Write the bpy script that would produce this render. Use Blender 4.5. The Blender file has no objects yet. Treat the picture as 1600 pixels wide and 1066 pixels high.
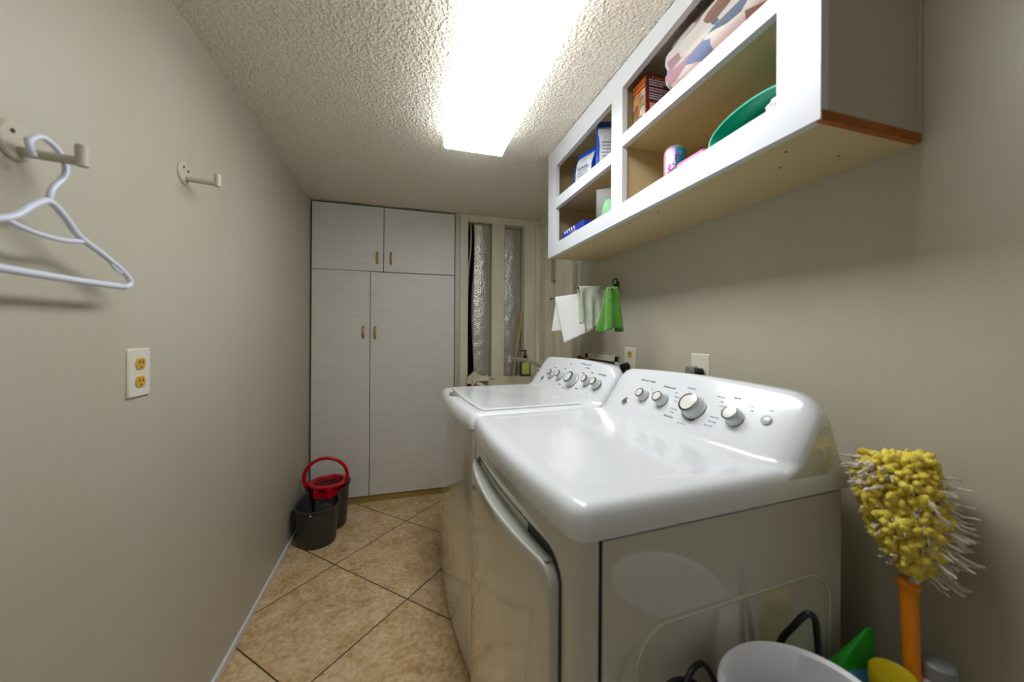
import bpy, bmesh, math, random
from mathutils import Vector, Matrix
PI = math.pi
SC = bpy.context.scene
COL = SC.collection
# ------------------------------------------------------------------ camera
H_CAM = 1.2
cd = bpy.data.cameras.new('camera'); cam = bpy.data.objects.new('camera', cd); COL.objects.link(cam)
cd.sensor_width = 36.0; cd.lens = 571.4 / 1600 * 36.0; cd.clip_start = 0.02
cd.shift_y = -12.0 / 1600
th, ro = math.radians(16.36), math.radians(0.32)
rt = Vector((math.cos(th), -math.sin(th), 0)); up = Vector((0, 0, 1)); fw = Vector((math.sin(th), math.cos(th), 0))
r2 = rt * math.cos(ro) + up * math.sin(ro); u2 = up * math.cos(ro) - rt * math.sin(ro)
cam.matrix_world = Matrix(((r2.x, u2.x, -fw.x, 0), (r2.y, u2.y, -fw.y, 0), (r2.z, u2.z, -fw.z, H_CAM), (0, 0, 0, 1)))
cd.dof.use_dof = True; cd.dof.focus_distance = 1.75; cd.dof.aperture_fstop = 2.2
SC.camera = cam
SC.view_settings.view_transform = 'Standard'; SC.view_settings.look = 'None'
SC.view_settings.exposure = 0.52; SC.view_settings.gamma = 1.0; SC.view_settings.use_curve_mapping = False
wd = bpy.data.worlds.new('world'); SC.world = wd; wd.use_nodes = True
wd.node_tree.nodes['Background'].inputs[0].default_value = (0.9, 0.95, 1.0, 1)
wd.node_tree.nodes['Background'].inputs[1].default_value = 0.25
LIGHT_STRENGTH = 10.5
# ------------------------------------------------------------------ room numbers (metres)
XL, XR, YB, YF, HC = -0.617, 1.031, 2.757, -1.0, 2.104

# ------------------------------------------------------------------ materials
def lin(c):
    if isinstance(c, str):
        c = [int(c[i:i+2], 16) / 255 for i in (0, 2, 4)]
    return tuple(x / 12.92 if x <= 0.04045 else ((x + 0.055) / 1.055) ** 2.4 for x in c) + (1,)
def mat(name, col, rough=0.6, metal=0.0, bump=None, var=None, spec=0.5, coat=0.0, trans=0.0, alpha=1.0, emit=None, ior=1.45, sheen=0):
    m = bpy.data.materials.new(name); m.use_nodes = True
    nt = m.node_tree; b = nt.nodes['Principled BSDF']
    b.inputs['Base Color'].default_value = lin(col)
    b.inputs['Roughness'].default_value = rough; b.inputs['Metallic'].default_value = metal
    b.inputs['Specular IOR Level'].default_value = spec; b.inputs['IOR'].default_value = ior
    b.inputs['Coat Weight'].default_value = coat; b.inputs['Coat Roughness'].default_value = 0.05
    b.inputs['Transmission Weight'].default_value = trans; b.inputs['Alpha'].default_value = alpha
    b.inputs['Sheen Weight'].default_value = sheen
    if emit:
        b.inputs['Emission Color'].default_value = lin(emit[0]); b.inputs['Emission Strength'].default_value = emit[1]
    tc = nt.nodes.new('ShaderNodeTexCoord')
    if var:   # (second colour, scale, stretch)
        n = nt.nodes.new('ShaderNodeTexNoise'); n.inputs['Scale'].default_value = var[1]; n.inputs['Detail'].default_value = 5
        mp = nt.nodes.new('ShaderNodeMapping'); mp.inputs['Scale'].default_value = var[2] if len(var) > 2 else (1, 1, 1)
        nt.links.new(tc.outputs['Object'], mp.inputs[0]); nt.links.new(mp.outputs[0], n.inputs['Vector'])
        mx = nt.nodes.new('ShaderNodeMix'); mx.data_type = 'RGBA'
        mr = nt.nodes.new('ShaderNodeMapRange'); mr.inputs[1].default_value = 0.35; mr.inputs[2].default_value = 0.65
        nt.links.new(n.outputs['Fac'], mr.inputs[0]); nt.links.new(mr.outputs[0], mx.inputs[0])
        mx.inputs[6].default_value = lin(col); mx.inputs[7].default_value = lin(var[0])
        nt.links.new(mx.outputs[2], b.inputs['Base Color'])
    if bump:  # (scale, strength, distance)
        n = nt.nodes.new('ShaderNodeTexNoise'); n.inputs['Scale'].default_value = bump[0]; n.inputs['Detail'].default_value = 3
        nt.links.new(tc.outputs['Object'], n.inputs['Vector'])
        bp = nt.nodes.new('ShaderNodeBump'); bp.inputs['Strength'].default_value = bump[1]; bp.inputs['Distance'].default_value = bump[2]
        nt.links.new(n.outputs['Fac'], bp.inputs['Height']); nt.links.new(bp.outputs[0], b.inputs['Normal'])
    return m

M = {}
M['wall'] = mat('wall paint', 'bab4a0', 0.40, bump=(260, 0.08, 0.002), var=('b7b09c', 3))
M['wall_l'] = mat('left wall paint', 'b9b4a2', 0.40, bump=(260, 0.08, 0.002), var=('b6b09d', 3))
M['trim'] = mat('white trim', 'd6d6cf', 0.4)
M['frame_white'] = mat('white gloss paint', 'c9cbce', 0.35, bump=(60, 0.05, 0.002))
M['shelf_in'] = mat('cream shelf paint', 'c4b084', 0.5)
M['shelf_side'] = mat('greige shelf side', 'b5b1a0', 0.5)
M['raw_edge'] = mat('raw wood edge', 'a8621c', 0.7, var=('8f4c10', 30, (1, 6, 1)))
M['cab'] = mat('whitewashed cabinet laminate', 'd6d4cc', 0.45, var=('d1cec5', 6, (1, 1, 6)))
M['toe'] = mat('ochre toe kick', '9a8446', 0.5)
M['brass'] = mat('antique brass', 'b99a55', 0.35, 0.75)
M['dark'] = mat('dark gap', '0c0b09', 0.9)
M['rough_back'] = mat('unfinished dark cavity', '2a2620', 0.9)
M['stud'] = mat('painted stud', 'dcd5c0', 0.6, bump=(40, 0.3, 0.004), var=('d0c7ae', 9, (1, 1, .3)))
M['bead'] = mat('metal corner bead', 'b9b8b0', 0.5, 0.2)
M['beadhole'] = mat('bead holes', '5d574a', 0.8)
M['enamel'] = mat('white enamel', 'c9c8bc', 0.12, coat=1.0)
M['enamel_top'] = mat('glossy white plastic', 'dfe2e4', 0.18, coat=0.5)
M['grey_grip'] = mat('grey door grip', '9fa29a', 0.3)
M['chrome'] = mat('chrome', 'dddcd8', 0.22, .85)
M['chrome_dk'] = mat('dark chrome', '6e6a62', 0.2, 1.0)
M['ring'] = mat('knob ring metal', '9a958a', 0.18, 1.0)
M['knobcap'] = mat('pearl knob cap', 'e6e6e2', 0.25, 0.1)
M['knobbody'] = mat('silver grey knob skirt', 'c6cccf', 0.3, 0.15)
M['ink'] = mat('grey print', '55575a', 0.6)
M['ink_l'] = mat('light grey print', '9aa0a6', 0.6)
M['ink_b'] = mat('blue print', '2f9ab8', 0.6)
M['black'] = mat('black plastic', '15151a', 0.35)
M['greyp'] = mat('grey plastic', '77766f', 0.45)
M['charcoal'] = mat('charcoal plastic', '343634', 0.33)
M['red'] = mat('red plastic', 'c40a1c', 0.3)
M['steel'] = mat('steel mesh', '9c9a90', 0.35, 0.7)
M['ivory'] = mat('ivory plastic', 'd8d3c2', 0.4)
M['gold'] = mat('gold socket face', 'c9a23c', 0.45)
M['hookm'] = mat('painted hook', 'bdb7a4', 0.35)
M['hanger'] = mat('white blue hanger plastic', 'd4dae8', 0.3)
M['towel_w'] = mat('white towel', 'e6e5e1', 0.9, bump=(300, 0.5, 0.003), sheen=.3)
M['towel_g'] = mat('grey green cloth', 'b9beaf', 0.9, bump=(200, 0.5, 0.003), var=('a0ac8c', 14), sheen=.3)
M['towel_gr'] = mat('green microfibre', '478a0c', 0.9, bump=(350, 0.7, 0.004), var=('367406', 60), sheen=.4)
M['sink'] = mat('cream sink plastic', 'd3c7aa', 0.4)
M['soap'] = mat('dark soap bottle', '20281c', 0.15, coat=.5)
M['lime'] = mat('lime label', 'b8c860', 0.6)
M['pvc'] = mat('pvc pipe', 'bdb9ab', 0.4)
M['hose'] = mat('tan hose', 'b89a5c', 0.5)
M['wire'] = mat('beige cable', 'b9ad90', 0.6)
M['bag_b'] = mat('blue bag film', '1f55c4', 0.25)
M['bag_w'] = mat('white bag film', 'd9dbdd', 0.3, var=('b9bdc4', 40))
M['boxblue'] = mat('blue carton', '2438a0', 0.4)
M['white'] = mat('white paper', 'e2e2e4', 0.6)
M['brown'] = mat('brown carton', '5a2a26', 0.5)
M['orange'] = mat('orange print', 'ee7a12', 0.5)
M['orange2'] = mat('orange cloth', 'd9622a', 0.8)
M['lilac'] = mat('pale print', 'b9a4ac', 0.6)
M['teal'] = mat('teal plastic', '0f9a7c', 0.35)
M['tealcloth'] = mat('pale teal cloth', '9fd0c8', 0.9, var=('e8e4e0', 20))
M['pinkw'] = mat('pinkish white cloth', 'ddd2ce', 0.9)
M['pink'] = mat('pink film', 'd9788c', 0.35, var=('b06a9c', 25))
M['can_top'] = mat('aluminium', 'c9c9c9', 0.3, 0.8)
M['greenf'] = mat('green film', '22a02c', 0.3)
M['blue_l'] = mat('blue print on green', '5aa8dc', 0.4)
M['yellow'] = mat('yellow plastic', 'c9b410', 0.4)
M['orangep'] = mat('orange plastic', 'ee8c10', 0.35)
M['whitep'] = mat('white plastic', 'dcdcda', 0.35)
M['capgrey'] = mat('grey cap', '8c8e90', 0.35)
M['chen_y'] = mat('yellow chenille', 'f6e35c', 0.95, bump=(220, 0.8, 0.004), var=('e4c93a', 30), sheen=.3)
M['chen_b'] = mat('beige strands', 'cfc2b0', 0.95, var=('e2dacd', 30))
M['clear'] = mat('clear film', 'dfe8e4', 0.12, alpha=0.15)
M['table'] = mat('white side table', 'cfcfca', 0.4)
M['paper'] = mat('crumpled pale sheet', 'c9c1ab', 0.8, bump=(60, .5, .004))

def nodes(name):
    m = bpy.data.materials.new(name); m.use_nodes = True
    return m, m.node_tree, m.node_tree.nodes['Principled BSDF']
def math_node(nt, op, a, b=None):
    n = nt.nodes.new('ShaderNodeMath'); n.operation = op
    for i, v in enumerate((a, b)):
        if v is None: continue
        if hasattr(v, 'links') or hasattr(v, 'is_linked'): nt.links.new(v, n.inputs[i])
        else: n.inputs[i].default_value = v
    return n.outputs[0]
def ramp(nt, fac, stops):
    r = nt.nodes.new('ShaderNodeValToRGB'); el = r.color_ramp.elements
    while len(el) < len(stops): el.new(0.5)
    for e, (p, c) in zip(el, stops): e.position = p; e.color = lin(c)
    nt.links.new(fac, r.inputs[0]); return r.outputs[0]
def mixc(nt, fac, a, b):
    mx = nt.nodes.new('ShaderNodeMix'); mx.data_type = 'RGBA'
    for i, v in ((0, fac), (6, a), (7, b)):
        if isinstance(v, (tuple, float, int)): mx.inputs[i].default_value = v
        else: nt.links.new(v, mx.inputs[i])
    return mx.outputs[2]

# floor tiles laid diagonally
m, nt, b = nodes('tan stone floor tile'); M['floor'] = m
geo = nt.nodes.new('ShaderNodeNewGeometry'); sep = nt.nodes.new('ShaderNodeSeparateXYZ'); nt.links.new(geo.outputs['Position'], sep.inputs[0])
TX, TY, TS = -0.339, 2.068, 0.5032
X = math_node(nt, 'SUBTRACT', sep.outputs[0], TX); Y = math_node(nt, 'SUBTRACT', sep.outputs[1], TY)
A = math_node(nt, 'DIVIDE', math_node(nt, 'ADD', X, Y), TS * math.sqrt(2)); B = math_node(nt, 'DIVIDE', math_node(nt, 'SUBTRACT', X, Y), TS * math.sqrt(2))
nz = nt.nodes.new('ShaderNodeTexNoise'); nz.inputs['Scale'].default_value = 30; nt.links.new(geo.outputs['Position'], nz.inputs['Vector'])
wob = math_node(nt, 'MULTIPLY', math_node(nt, 'SUBTRACT', nz.outputs['Fac'], 0.5), 0.006)
def edge(v):
    f = math_node(nt, 'FRACT', math_node(nt, 'ADD', v, wob))
    return math_node(nt, 'MINIMUM', f, math_node(nt, 'SUBTRACT', 1.0, f))
e = math_node(nt, 'MINIMUM', edge(A), edge(B))
mr = nt.nodes.new('ShaderNodeMapRange'); nt.links.new(e, mr.inputs[0]); mr.inputs[1].default_value = 0.0035; mr.inputs[2].default_value = 0.0075
cmb = nt.nodes.new('ShaderNodeCombineXYZ'); nt.links.new(math_node(nt, 'FLOOR', A), cmb.inputs[0]); nt.links.new(math_node(nt, 'FLOOR', B), cmb.inputs[1])
wn = nt.nodes.new('ShaderNodeTexWhiteNoise'); nt.links.new(cmb.outputs[0], wn.inputs['Vector'])
vm = nt.nodes.new('ShaderNodeVectorMath'); vm.operation = 'MULTIPLY_ADD'; nt.links.new(wn.outputs['Color'], vm.inputs[0]); vm.inputs[1].default_value = (7, 7, 7); nt.links.new(geo.outputs['Position'], vm.inputs[2])
n1 = nt.nodes.new('ShaderNodeTexNoise'); n1.inputs['Scale'].default_value = 9; n1.inputs['Detail'].default_value = 9; n1.inputs['Roughness'].default_value = 0.68; n1.inputs['Distortion'].default_value = 0.6
nt.links.new(vm.outputs[0], n1.inputs['Vector'])
c1 = ramp(nt, n1.outputs['Fac'], [(0.30, '9c7846'), (0.42, 'bd9868'), (0.52, 'd0b184'), (0.66, 'dec8a4')])
n2 = nt.nodes.new('ShaderNodeTexNoise'); n2.inputs['Scale'].default_value = 55; n2.inputs['Detail'].default_value = 5; nt.links.new(vm.outputs[0], n2.inputs['Vector'])
c2 = ramp(nt, n2.outputs['Fac'], [(0.36, 'a27e50'), (0.5, 'ccaf82'), (0.64, 'e2cfac')])
tile = mixc(nt, 0.4, c1, c2)
nt.links.new(mixc(nt, mr.outputs[0], lin('4a3524'), tile), b.inputs['Base Color'])
b.inputs['Roughness'].default_value = 0.42
bp = nt.nodes.new('ShaderNodeBump'); bp.inputs['Strength'].default_value = 0.5; bp.inputs['Distance'].default_value = 0.003
nt.links.new(math_node(nt, 'ADD', mr.outputs[0], math_node(nt, 'MULTIPLY', n1.outputs['Fac'], 0.5)), bp.inputs['Height']); nt.links.new(bp.outputs[0], b.inputs['Normal'])

# sprayed texture ceiling
m, nt, b = nodes('sprayed texture ceiling paint'); M['ceil'] = m
geo = nt.nodes.new('ShaderNodeNewGeometry')
n1 = nt.nodes.new('ShaderNodeTexNoise'); n1.inputs['Scale'].default_value = 92; n1.inputs['Detail'].default_value = 1.5; n1.inputs['Distortion'].default_value = 0.25
nt.links.new(geo.outputs['Position'], n1.inputs['Vector'])
mr = nt.nodes.new('ShaderNodeMapRange'); nt.links.new(n1.outputs['Fac'], mr.inputs[0]); mr.inputs[1].default_value = 0.40; mr.inputs[2].default_value = 0.68
bp = nt.nodes.new('ShaderNodeBump'); bp.inputs['Strength'].default_value = 0.85; bp.inputs['Distance'].default_value = 0.0065
nt.links.new(mr.outputs[0], bp.inputs['Height']); nt.links.new(bp.outputs[0], b.inputs['Normal'])
b.inputs['Base Color'].default_value = lin('efe8d6'); b.inputs['Roughness'].default_value = 0.75

# foil faced insulation
m, nt, b = nodes('foil insulation facing'); M['foil'] = m
tc = nt.nodes.new('ShaderNodeTexCoord')
v = nt.nodes.new('ShaderNodeTexVoronoi'); v.inputs['Scale'].default_value = 90; nt.links.new(tc.outputs['Object'], v.inputs['Vector'])
n1 = nt.nodes.new('ShaderNodeTexNoise'); n1.inputs['Scale'].default_value = 14; n1.inputs['Detail'].default_value = 6; nt.links.new(tc.outputs['Object'], n1.inputs['Vector'])
bp = nt.nodes.new('ShaderNodeBump'); bp.inputs['Strength'].default_value = 0.4; bp.inputs['Distance'].default_value = 0.005
nt.links.new(math_node(nt, 'ADD', v.outputs['Distance'], n1.outputs['Fac']), bp.inputs['Height']); nt.links.new(bp.outputs[0], b.inputs['Normal'])
b.inputs['Base Color'].default_value = lin('bcb9ad'); b.inputs['Metallic'].default_value = 0.65; b.inputs['Roughness'].default_value = 0.36

# patchwork blanket
m, nt, b = nodes('patchwork fleece'); M['quilt'] = m
tc = nt.nodes.new('ShaderNodeTexCoord')
v = nt.nodes.new('ShaderNodeTexVoronoi'); v.inputs['Scale'].default_value = 17; mpq = nt.nodes.new('ShaderNodeMapping'); mpq.inputs['Scale'].default_value = (1, .75, 2.0); mpq.inputs['Rotation'].default_value = (.25, 0, 0); nt.links.new(tc.outputs['Object'], mpq.inputs[0]); nt.links.new(mpq.outputs[0], v.inputs['Vector'])
sp = nt.nodes.new('ShaderNodeSeparateColor'); nt.links.new(v.outputs['Color'], sp.inputs[0])
r_ = nt.nodes.new('ShaderNodeValToRGB'); r_.color_ramp.interpolation = 'CONSTANT'; el = r_.color_ramp.elements
cols = ['d2cec6', '6f9676', 'cec9c0', '7385a8', 'a88490', 'd4d0ca', '8c6a5c', 'c8c4bc', '636c80']
while len(el) < len(cols): el.new(0.5)
for i, (q, c) in enumerate(zip(el, cols)): q.position = i / len(cols); q.color = lin(c)
nt.links.new(sp.outputs[0], r_.inputs[0])
nt.links.new(r_.outputs[0], b.inputs['Base Color']); b.inputs['Roughness'].default_value = 0.95; b.inputs['Sheen Weight'].default_value = 0.3

# ceiling fixture diffuser (a lit lamp)
m, nt, b = nodes('lit acrylic diffuser'); M['lamp'] = m
b.inputs['Base Color'].default_value = lin('f4f4f0'); b.inputs['Emission Color'].default_value = lin('f7faff'); b.inputs['Emission Strength'].default_value = LIGHT_STRENGTH

m, nt, b = nodes('lit acrylic diffuser side'); M['lamp_side'] = m
b.inputs['Base Color'].default_value = lin('f4f4f0'); b.inputs['Emission Color'].default_value = lin('f7faff'); b.inputs['Emission Strength'].default_value = LIGHT_STRENGTH * .42
# can artwork
m, nt, b = nodes('printed drink can'); M['canart'] = m
tc = nt.nodes.new('ShaderNodeTexCoord'); sx = nt.nodes.new('ShaderNodeSeparateXYZ'); nt.links.new(tc.outputs['Object'], sx.inputs[0])
n1 = nt.nodes.new('ShaderNodeTexNoise'); n1.inputs['Scale'].default_value = 30; nt.links.new(tc.outputs['Object'], n1.inputs['Vector'])
base = ramp(nt, n1.outputs['Fac'], [(0.38, 'c8707e'), (0.5, 'd68e9c'), (0.62, 'b878ae')])
mr = nt.nodes.new('ShaderNodeMapRange'); nt.links.new(sx.outputs[1], mr.inputs[0]); mr.inputs[1].default_value = -0.017; mr.inputs[2].default_value = -0.0165
nt.links.new(mixc(nt, mr.outputs[0], lin('2c8a9c'), base), b.inputs['Base Color']); b.inputs['Roughness'].default_value = 0.3; b.inputs['Metallic'].default_value = 0.3

# ------------------------------------------------------------------ mesh helpers
def obj(name, bm, m=None, parent=None, smooth=False, mw=None):
    me = bpy.data.meshes.new(name)
    bmesh.ops.recalc_face_normals(bm, faces=bm.faces)
    bm.to_mesh(me); bm.free()
    if smooth is True or smooth:
        me.polygons.foreach_set('use_smooth', [True] * len(me.polygons))
        if isinstance(smooth, (int, float)) and smooth is not True:
            me.set_sharp_from_angle(angle=math.radians(smooth))
    if m is not None:
        for q in (m if isinstance(m, (list, tuple)) else [m]): me.materials.append(M[q] if isinstance(q, str) else q)
    o = bpy.data.objects.new(name, me); COL.objects.link(o)
    if parent is not None: o.parent = parent
    if mw is not None: o.matrix_local = mw
    return o
def thing(name, label, cat, loc=(0, 0, 0), rz=0.0, group=None):
    o = bpy.data.objects.new(name, None); COL.objects.link(o); o.empty_display_size = 0.05
    o.location = loc; o.rotation_euler = (0, 0, rz); o['label'] = label; o['category'] = cat
    if group: o['group'] = group
    return o
def tag(o, label, cat, group=None):
    o['label'] = label; o['category'] = cat
    if group: o['group'] = group
    return o
def struct(name, bm, m, label=None, **k):
    o = obj(name, bm, m, **k); o['kind'] = 'structure'
    o['label'] = label or name.replace('_', ' ')
    return o
def box(bm, lo, hi, bev=0.0, seg=2, mi=0):
    lo, hi = Vector(lo), Vector(hi); c = (lo + hi) / 2; s = hi - lo
    r = bmesh.ops.create_cube(bm, size=1, matrix=Matrix.Translation(c) @ Matrix.Diagonal((s.x, s.y, s.z, 1)))
    fs = {f for v in r['verts'] for f in v.link_faces}
    for f in fs: f.material_index = mi
    if bev > 0:
        es = list({e for v in r['verts'] for e in v.link_edges})
        rb = bmesh.ops.bevel(bm, geom=es, offset=bev, segments=seg, affect='EDGES', profile=0.5)
        for f in rb['faces']: f.material_index = mi
    return bm
def bx(lo, hi, bev=0.0, seg=2):
    return box(bmesh.new(), lo, hi, bev, seg)
def cyl(bm, p0, p1, r0, r1=None, n=24, caps=True, mi=0):
    p0, p1 = Vector(p0), Vector(p1); r1 = r0 if r1 is None else r1
    d = p1 - p0; q = d.to_track_quat('Z', 'Y').to_matrix().to_4x4()
    r = bmesh.ops.create_cone(bm, cap_ends=caps, segments=n, radius1=r0, radius2=r1, depth=d.length, matrix=Matrix.Translation((p0 + p1) / 2) @ q)
    for f in {f for v in r['verts'] for f in v.link_faces}: f.material_index = mi
    return bm
def catmull(pts, k=8):
    P = [Vector(p) for p in pts]; P = [P[0] * 2 - P[1]] + P + [P[-1] * 2 - P[-2]]; out = []
    for i in range(1, len(P) - 2):
        for j in range(k):
            t = j / k; a, b_, c, d = P[i-1], P[i], P[i+1], P[i+2]
            out.append(0.5 * ((2*b_) + (c - a)*t + (2*a - 5*b_ + 4*c - d)*t*t + (3*b_ - a - 3*c + d)*t**3))
    out.append(P[-2]); return out
def tube(bm, pts, r, n=10, smooth=6, closed=False, mi=0, flat=1.0):
    P = catmull(pts, smooth) if smooth and not closed else [Vector(p) for p in pts]
    if closed and smooth:
        Q = [Vector(p) for p in pts]; P = catmull([Q[-1]] + Q + [Q[0], Q[1]], smooth)[smooth:-smooth-1]
        P = P[:len(Q) * smooth]
    rings = []; N = len(P); ref = None
    for i in range(N):
        t = (P[(i+1) % N] - P[i-1]) if closed else (P[min(i+1, N-1)] - P[max(i-1, 0)])
        t.normalize()
        if ref is None: ref = t.orthogonal().normalized()
        ref = (ref - t * ref.dot(t)).normalized(); bi = t.cross(ref)
        rr = r(i / (N - 1)) if callable(r) else r
        rings.append([bm.verts.new(P[i] + ref * rr * math.cos(2*PI*k/n) + bi * rr * flat * math.sin(2*PI*k/n)) for k in range(n)])
    for i in range(N if closed else N - 1):
        a, b_ = rings[i], rings[(i+1) % N]
        for k in range(n):
            f = bm.faces.new((a[k], a[(k+1) % n], b_[(k+1) % n], b_[k])); f.material_index = mi
    if not closed:
        bm.faces.new(rings[0]).material_index = mi; bm.faces.new(rings[-1]).material_index = mi
    return bm
def loft(bm, rings, close=True, cap0=True, cap1=True, mi=0):
    V = [[bm.verts.new(p) for p in r] for r in rings]; n = len(V[0])
    for a, b_ in zip(V, V[1:]):
        for k in range(n if close else n - 1):
            f = bm.faces.new((a[k], a[(k+1) % n], b_[(k+1) % n], b_[k])); f.material_index = mi
    if cap0: bm.faces.new(V[0]).material_index = mi
    if cap1: bm.faces.new(V[-1]).material_index = mi
    return V
def lathe(bm, prof, c=(0, 0, 0), n=32, cap0=True, cap1=True, mi=0, sx=1, sy=1):
    return loft(bm, [[(c[0] + r * sx * math.cos(2*PI*k/n), c[1] + r * sy * math.sin(2*PI*k/n), c[2] + z) for k in range(n)] for r, z in prof], True, cap0, cap1, mi)
def rrect(x0, x1, y0, y1, r, n=6, z=0.0):
    out = []
    for cx, cy, a0 in ((x1-r, y1-r, 0), (x0+r, y1-r, 90), (x0+r, y0+r, 180), (x1-r, y0+r, 270)):
        for i in range(n + 1):
            a = math.radians(a0 + 90 * i / n); out.append((cx + r*math.cos(a), cy + r*math.sin(a), z))
    return out
def text(s, size, m, parent, mw, name='printed_text', ext=0.0003, align='CENTER'):
    c = bpy.data.curves.new('t', 'FONT'); c.body = s; c.size = size; c.extrude = ext; c.align_x = align; c.align_y = 'CENTER'
    c.resolution_u = 2
    t = bpy.data.objects.new('t', c); COL.objects.link(t)
    me = bpy.data.meshes.new_from_object(t.evaluated_get(bpy.context.evaluated_depsgraph_get()))
    bpy.data.objects.remove(t); bpy.data.curves.remove(c)
    me.name = name; me.materials.clear(); me.materials.append(M[m] if isinstance(m, str) else m)
    o = bpy.data.objects.new(name, me); COL.objects.link(o); o.parent = parent; o.matrix_local = mw
    return o
def frame_mat(o, x, y):
    x = Vector(x).normalized(); y = Vector(y); y = (y - x * y.dot(x)).normalized(); z = x.cross(y); o = Vector(o)
    return Matrix(((x.x, y.x, z.x, o.x), (x.y, y.y, z.y, o.y), (x.z, y.z, z.z, o.z), (0, 0, 0, 1)))

# ================================================================== ROOM
struct('floor', bx((XL - .1, YF - .1, -.1), (1.2, 3.3, 0)), 'floor', 'tan stone floor tiles laid diagonally')
# ceiling: a gently sagging sheet, a little higher above the wall shelf
bm = bmesh.new()
def sst(a, b_, x): t = max(0, min(1, (x - a) / (b_ - a))); return t * t * (3 - 2 * t)
def ceil_z(x, y): return HC + 0.048 * sst(.30, .72, x) * sst(2.55, 1.9, y)
xs = [XL - .1 + i * (1.3 - XL + .1) / 40 for i in range(41)]; ys = [YF - .1 + i * (3.3 - YF + .1) / 60 for i in range(61)]
G = [[bm.verts.new((x, y, ceil_z(x, y))) for x in xs] for y in ys]; G2 = [[bm.verts.new((x, y, 2.3)) for x in xs] for y in ys]
for j in range(60):
    for i in range(40):
        bm.faces.new((G[j][i], G[j][i+1], G[j+1][i+1], G[j+1][i])); bm.faces.new((G2[j][i], G2[j+1][i], G2[j+1][i+1], G2[j][i+1]))
struct('ceiling', bm, 'ceil', 'cream sprayed-texture ceiling', smooth=30)
struct('wall_left', bx((XL - .1, YF - .1, 0), (XL, 3.3, 2.3)), 'wall_l', 'plain greige left wall')
bm = bmesh.new(); box(bm, (XR, YF - .1, 0), (XR + .17, 2.0, 2.3)); box(bm, (XR + .07, 2.0, 0), (XR + .17, 3.3, 2.3), mi=1)
struct('wall_right', bm, ['wall', 'stud'], 'greige right wall behind the washer and dryer')
struct('wall_back', bx((XL - .1, 3.17, 0), (1.2, 3.3, 2.3)), 'rough_back', 'dark wall cavity at the back')
bm = bmesh.new(); box(bm, (XL - .1, YF - .1, 0), (-.45, YF, 2.3)); box(bm, (.50, YF - .1, 0), (1.2, YF, 2.3)); box(bm, (-.45, YF - .1, 2.03), (.50, YF, 2.3))
struct('wall_front', bm, 'wall_l', 'greige wall with opening added for fill light behind the camera')  # unseen opening, added so the world background gives soft fill
bm = bmesh.new(); box(bm, (XL, YF, 0), (XL + .012, YB - .001, .03), .003)
struct('baseboard_left', bm, 'trim', 'thin white baseboard strip along left wall')

# framing at the back right
def trim(n, lo, hi, m='stud', lab='painted wooden stud', bev=.003):
    return struct('trim_%d' % n, bx(lo, hi, bev, 1), m, lab)
trim(1, (.398, YB, .0), (.460, YB + .09, HC), lab='painted stud left of the dark gap')
trim(2, (.646, YB, .0), (.746, YB + .09, HC - .04), lab='painted stud between the two foil sheets')
trim(3, (.911, YB, .0), (1.000, YB + .09, HC - .04), lab='painted stud right of the second foil sheet')
trim(4, (1.000, YB - .02, .0), (XR + .069, YB + .09, HC - .04), lab='painted corner stud')
trim(5, (.461, YB - .001, HC - .055), (XR + .069, YB + .09, HC - .001), lab='painted top plate above the studs')
trim(6, (XR, 2.61, .0), (XR + .069, 2.735, 2.04), lab='painted side stud at the corner')
trim(7, (XR, 2.15, .0), (XR + .069, 2.42, 2.04), lab='wide painted board beside the pipe')
trim(8, (XR, 2.001, 2.041), (XR + .069, YB - .022, 2.115), lab='painted plate above the side studs')
# perforated metal strip
bm = bmesh.new(); box(bm, (.362, YB - .004, 0), (.396, YB + .002, HC - .002), .001, 1)
for k in range(100):
    z = .62 + k * .0148
    for x in (.372, .386):
        bmesh.ops.create_cone(bm, cap_ends=True, segments=6, radius1=.0022, radius2=.0022, depth=.002, matrix=Matrix.Translation((x, YB - .0045, z + (.007 if x > .38 else 0))) @ Matrix.Rotation(PI/2, 4, 'X'))
for f in bm.faces:
    if len(f.verts) == 6 or (f.calc_center_median().y < YB - .0041): f.material_index = 1
struct('trim_9', bm, ['bead', 'beadhole'], 'perforated metal strip beside the tall cabinet')

# foil sheets
def foil(x0, x1, y, bulge, lab):
    bm = bmesh.new(); nx, nz = 10, 60; random.seed(int(x0 * 100))
    V = [[bm.verts.new((x0 + (x1 - x0) * i / nx + (.010 * math.sin(j * .13 + 1) if i == 0 else 0), y - bulge * math.sin(PI * (i + .5) / (nx + 1)) + random.uniform(-.003, .003), .75 + (2.05 - .75) * j / nz)) for i in range(nx + 1)] for j in range(nz + 1)]
    for j in range(nz):
        for i in range(nx): bm.faces.new((V[j][i], V[j][i+1], V[j+1][i+1], V[j+1][i]))
    o = obj('foil_insulation', bm, 'foil', smooth=True)
    s = o.modifiers.new('thick', 'SOLIDIFY'); s.thickness = .003
    return tag(o, lab, 'insulation', 'foil insulation between the studs')
foil(.502, .645, YB + .04, .014, 'silver foil insulation strip right of the black gap, left of middle stud')
foil(.747, .910, YB + .085, .010, 'silver foil insulation strip between middle and right stud, behind tan hose')
bm = bmesh.new(); tube(bm, [(.485, YB + .05, 2.06), (.488, YB + .04, 1.95), (.480, YB + .03, 1.80), (.466, YB + .03, 1.66), (.463, YB + .04, 1.5)], .006)
tag(obj('cable', bm, 'wire', smooth=True), 'beige cable hanging in black gap beside the foil', 'cable')
bm = bmesh.new(); tube(bm, [(.898, YB + .045, 1.37), (.893, YB + .03, 1.28), (.868, YB + .02, 1.15), (.845, YB + .012, 1.0), (.832, YB + .012, .88), (.825, YB + .012, .80)], .009)
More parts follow.
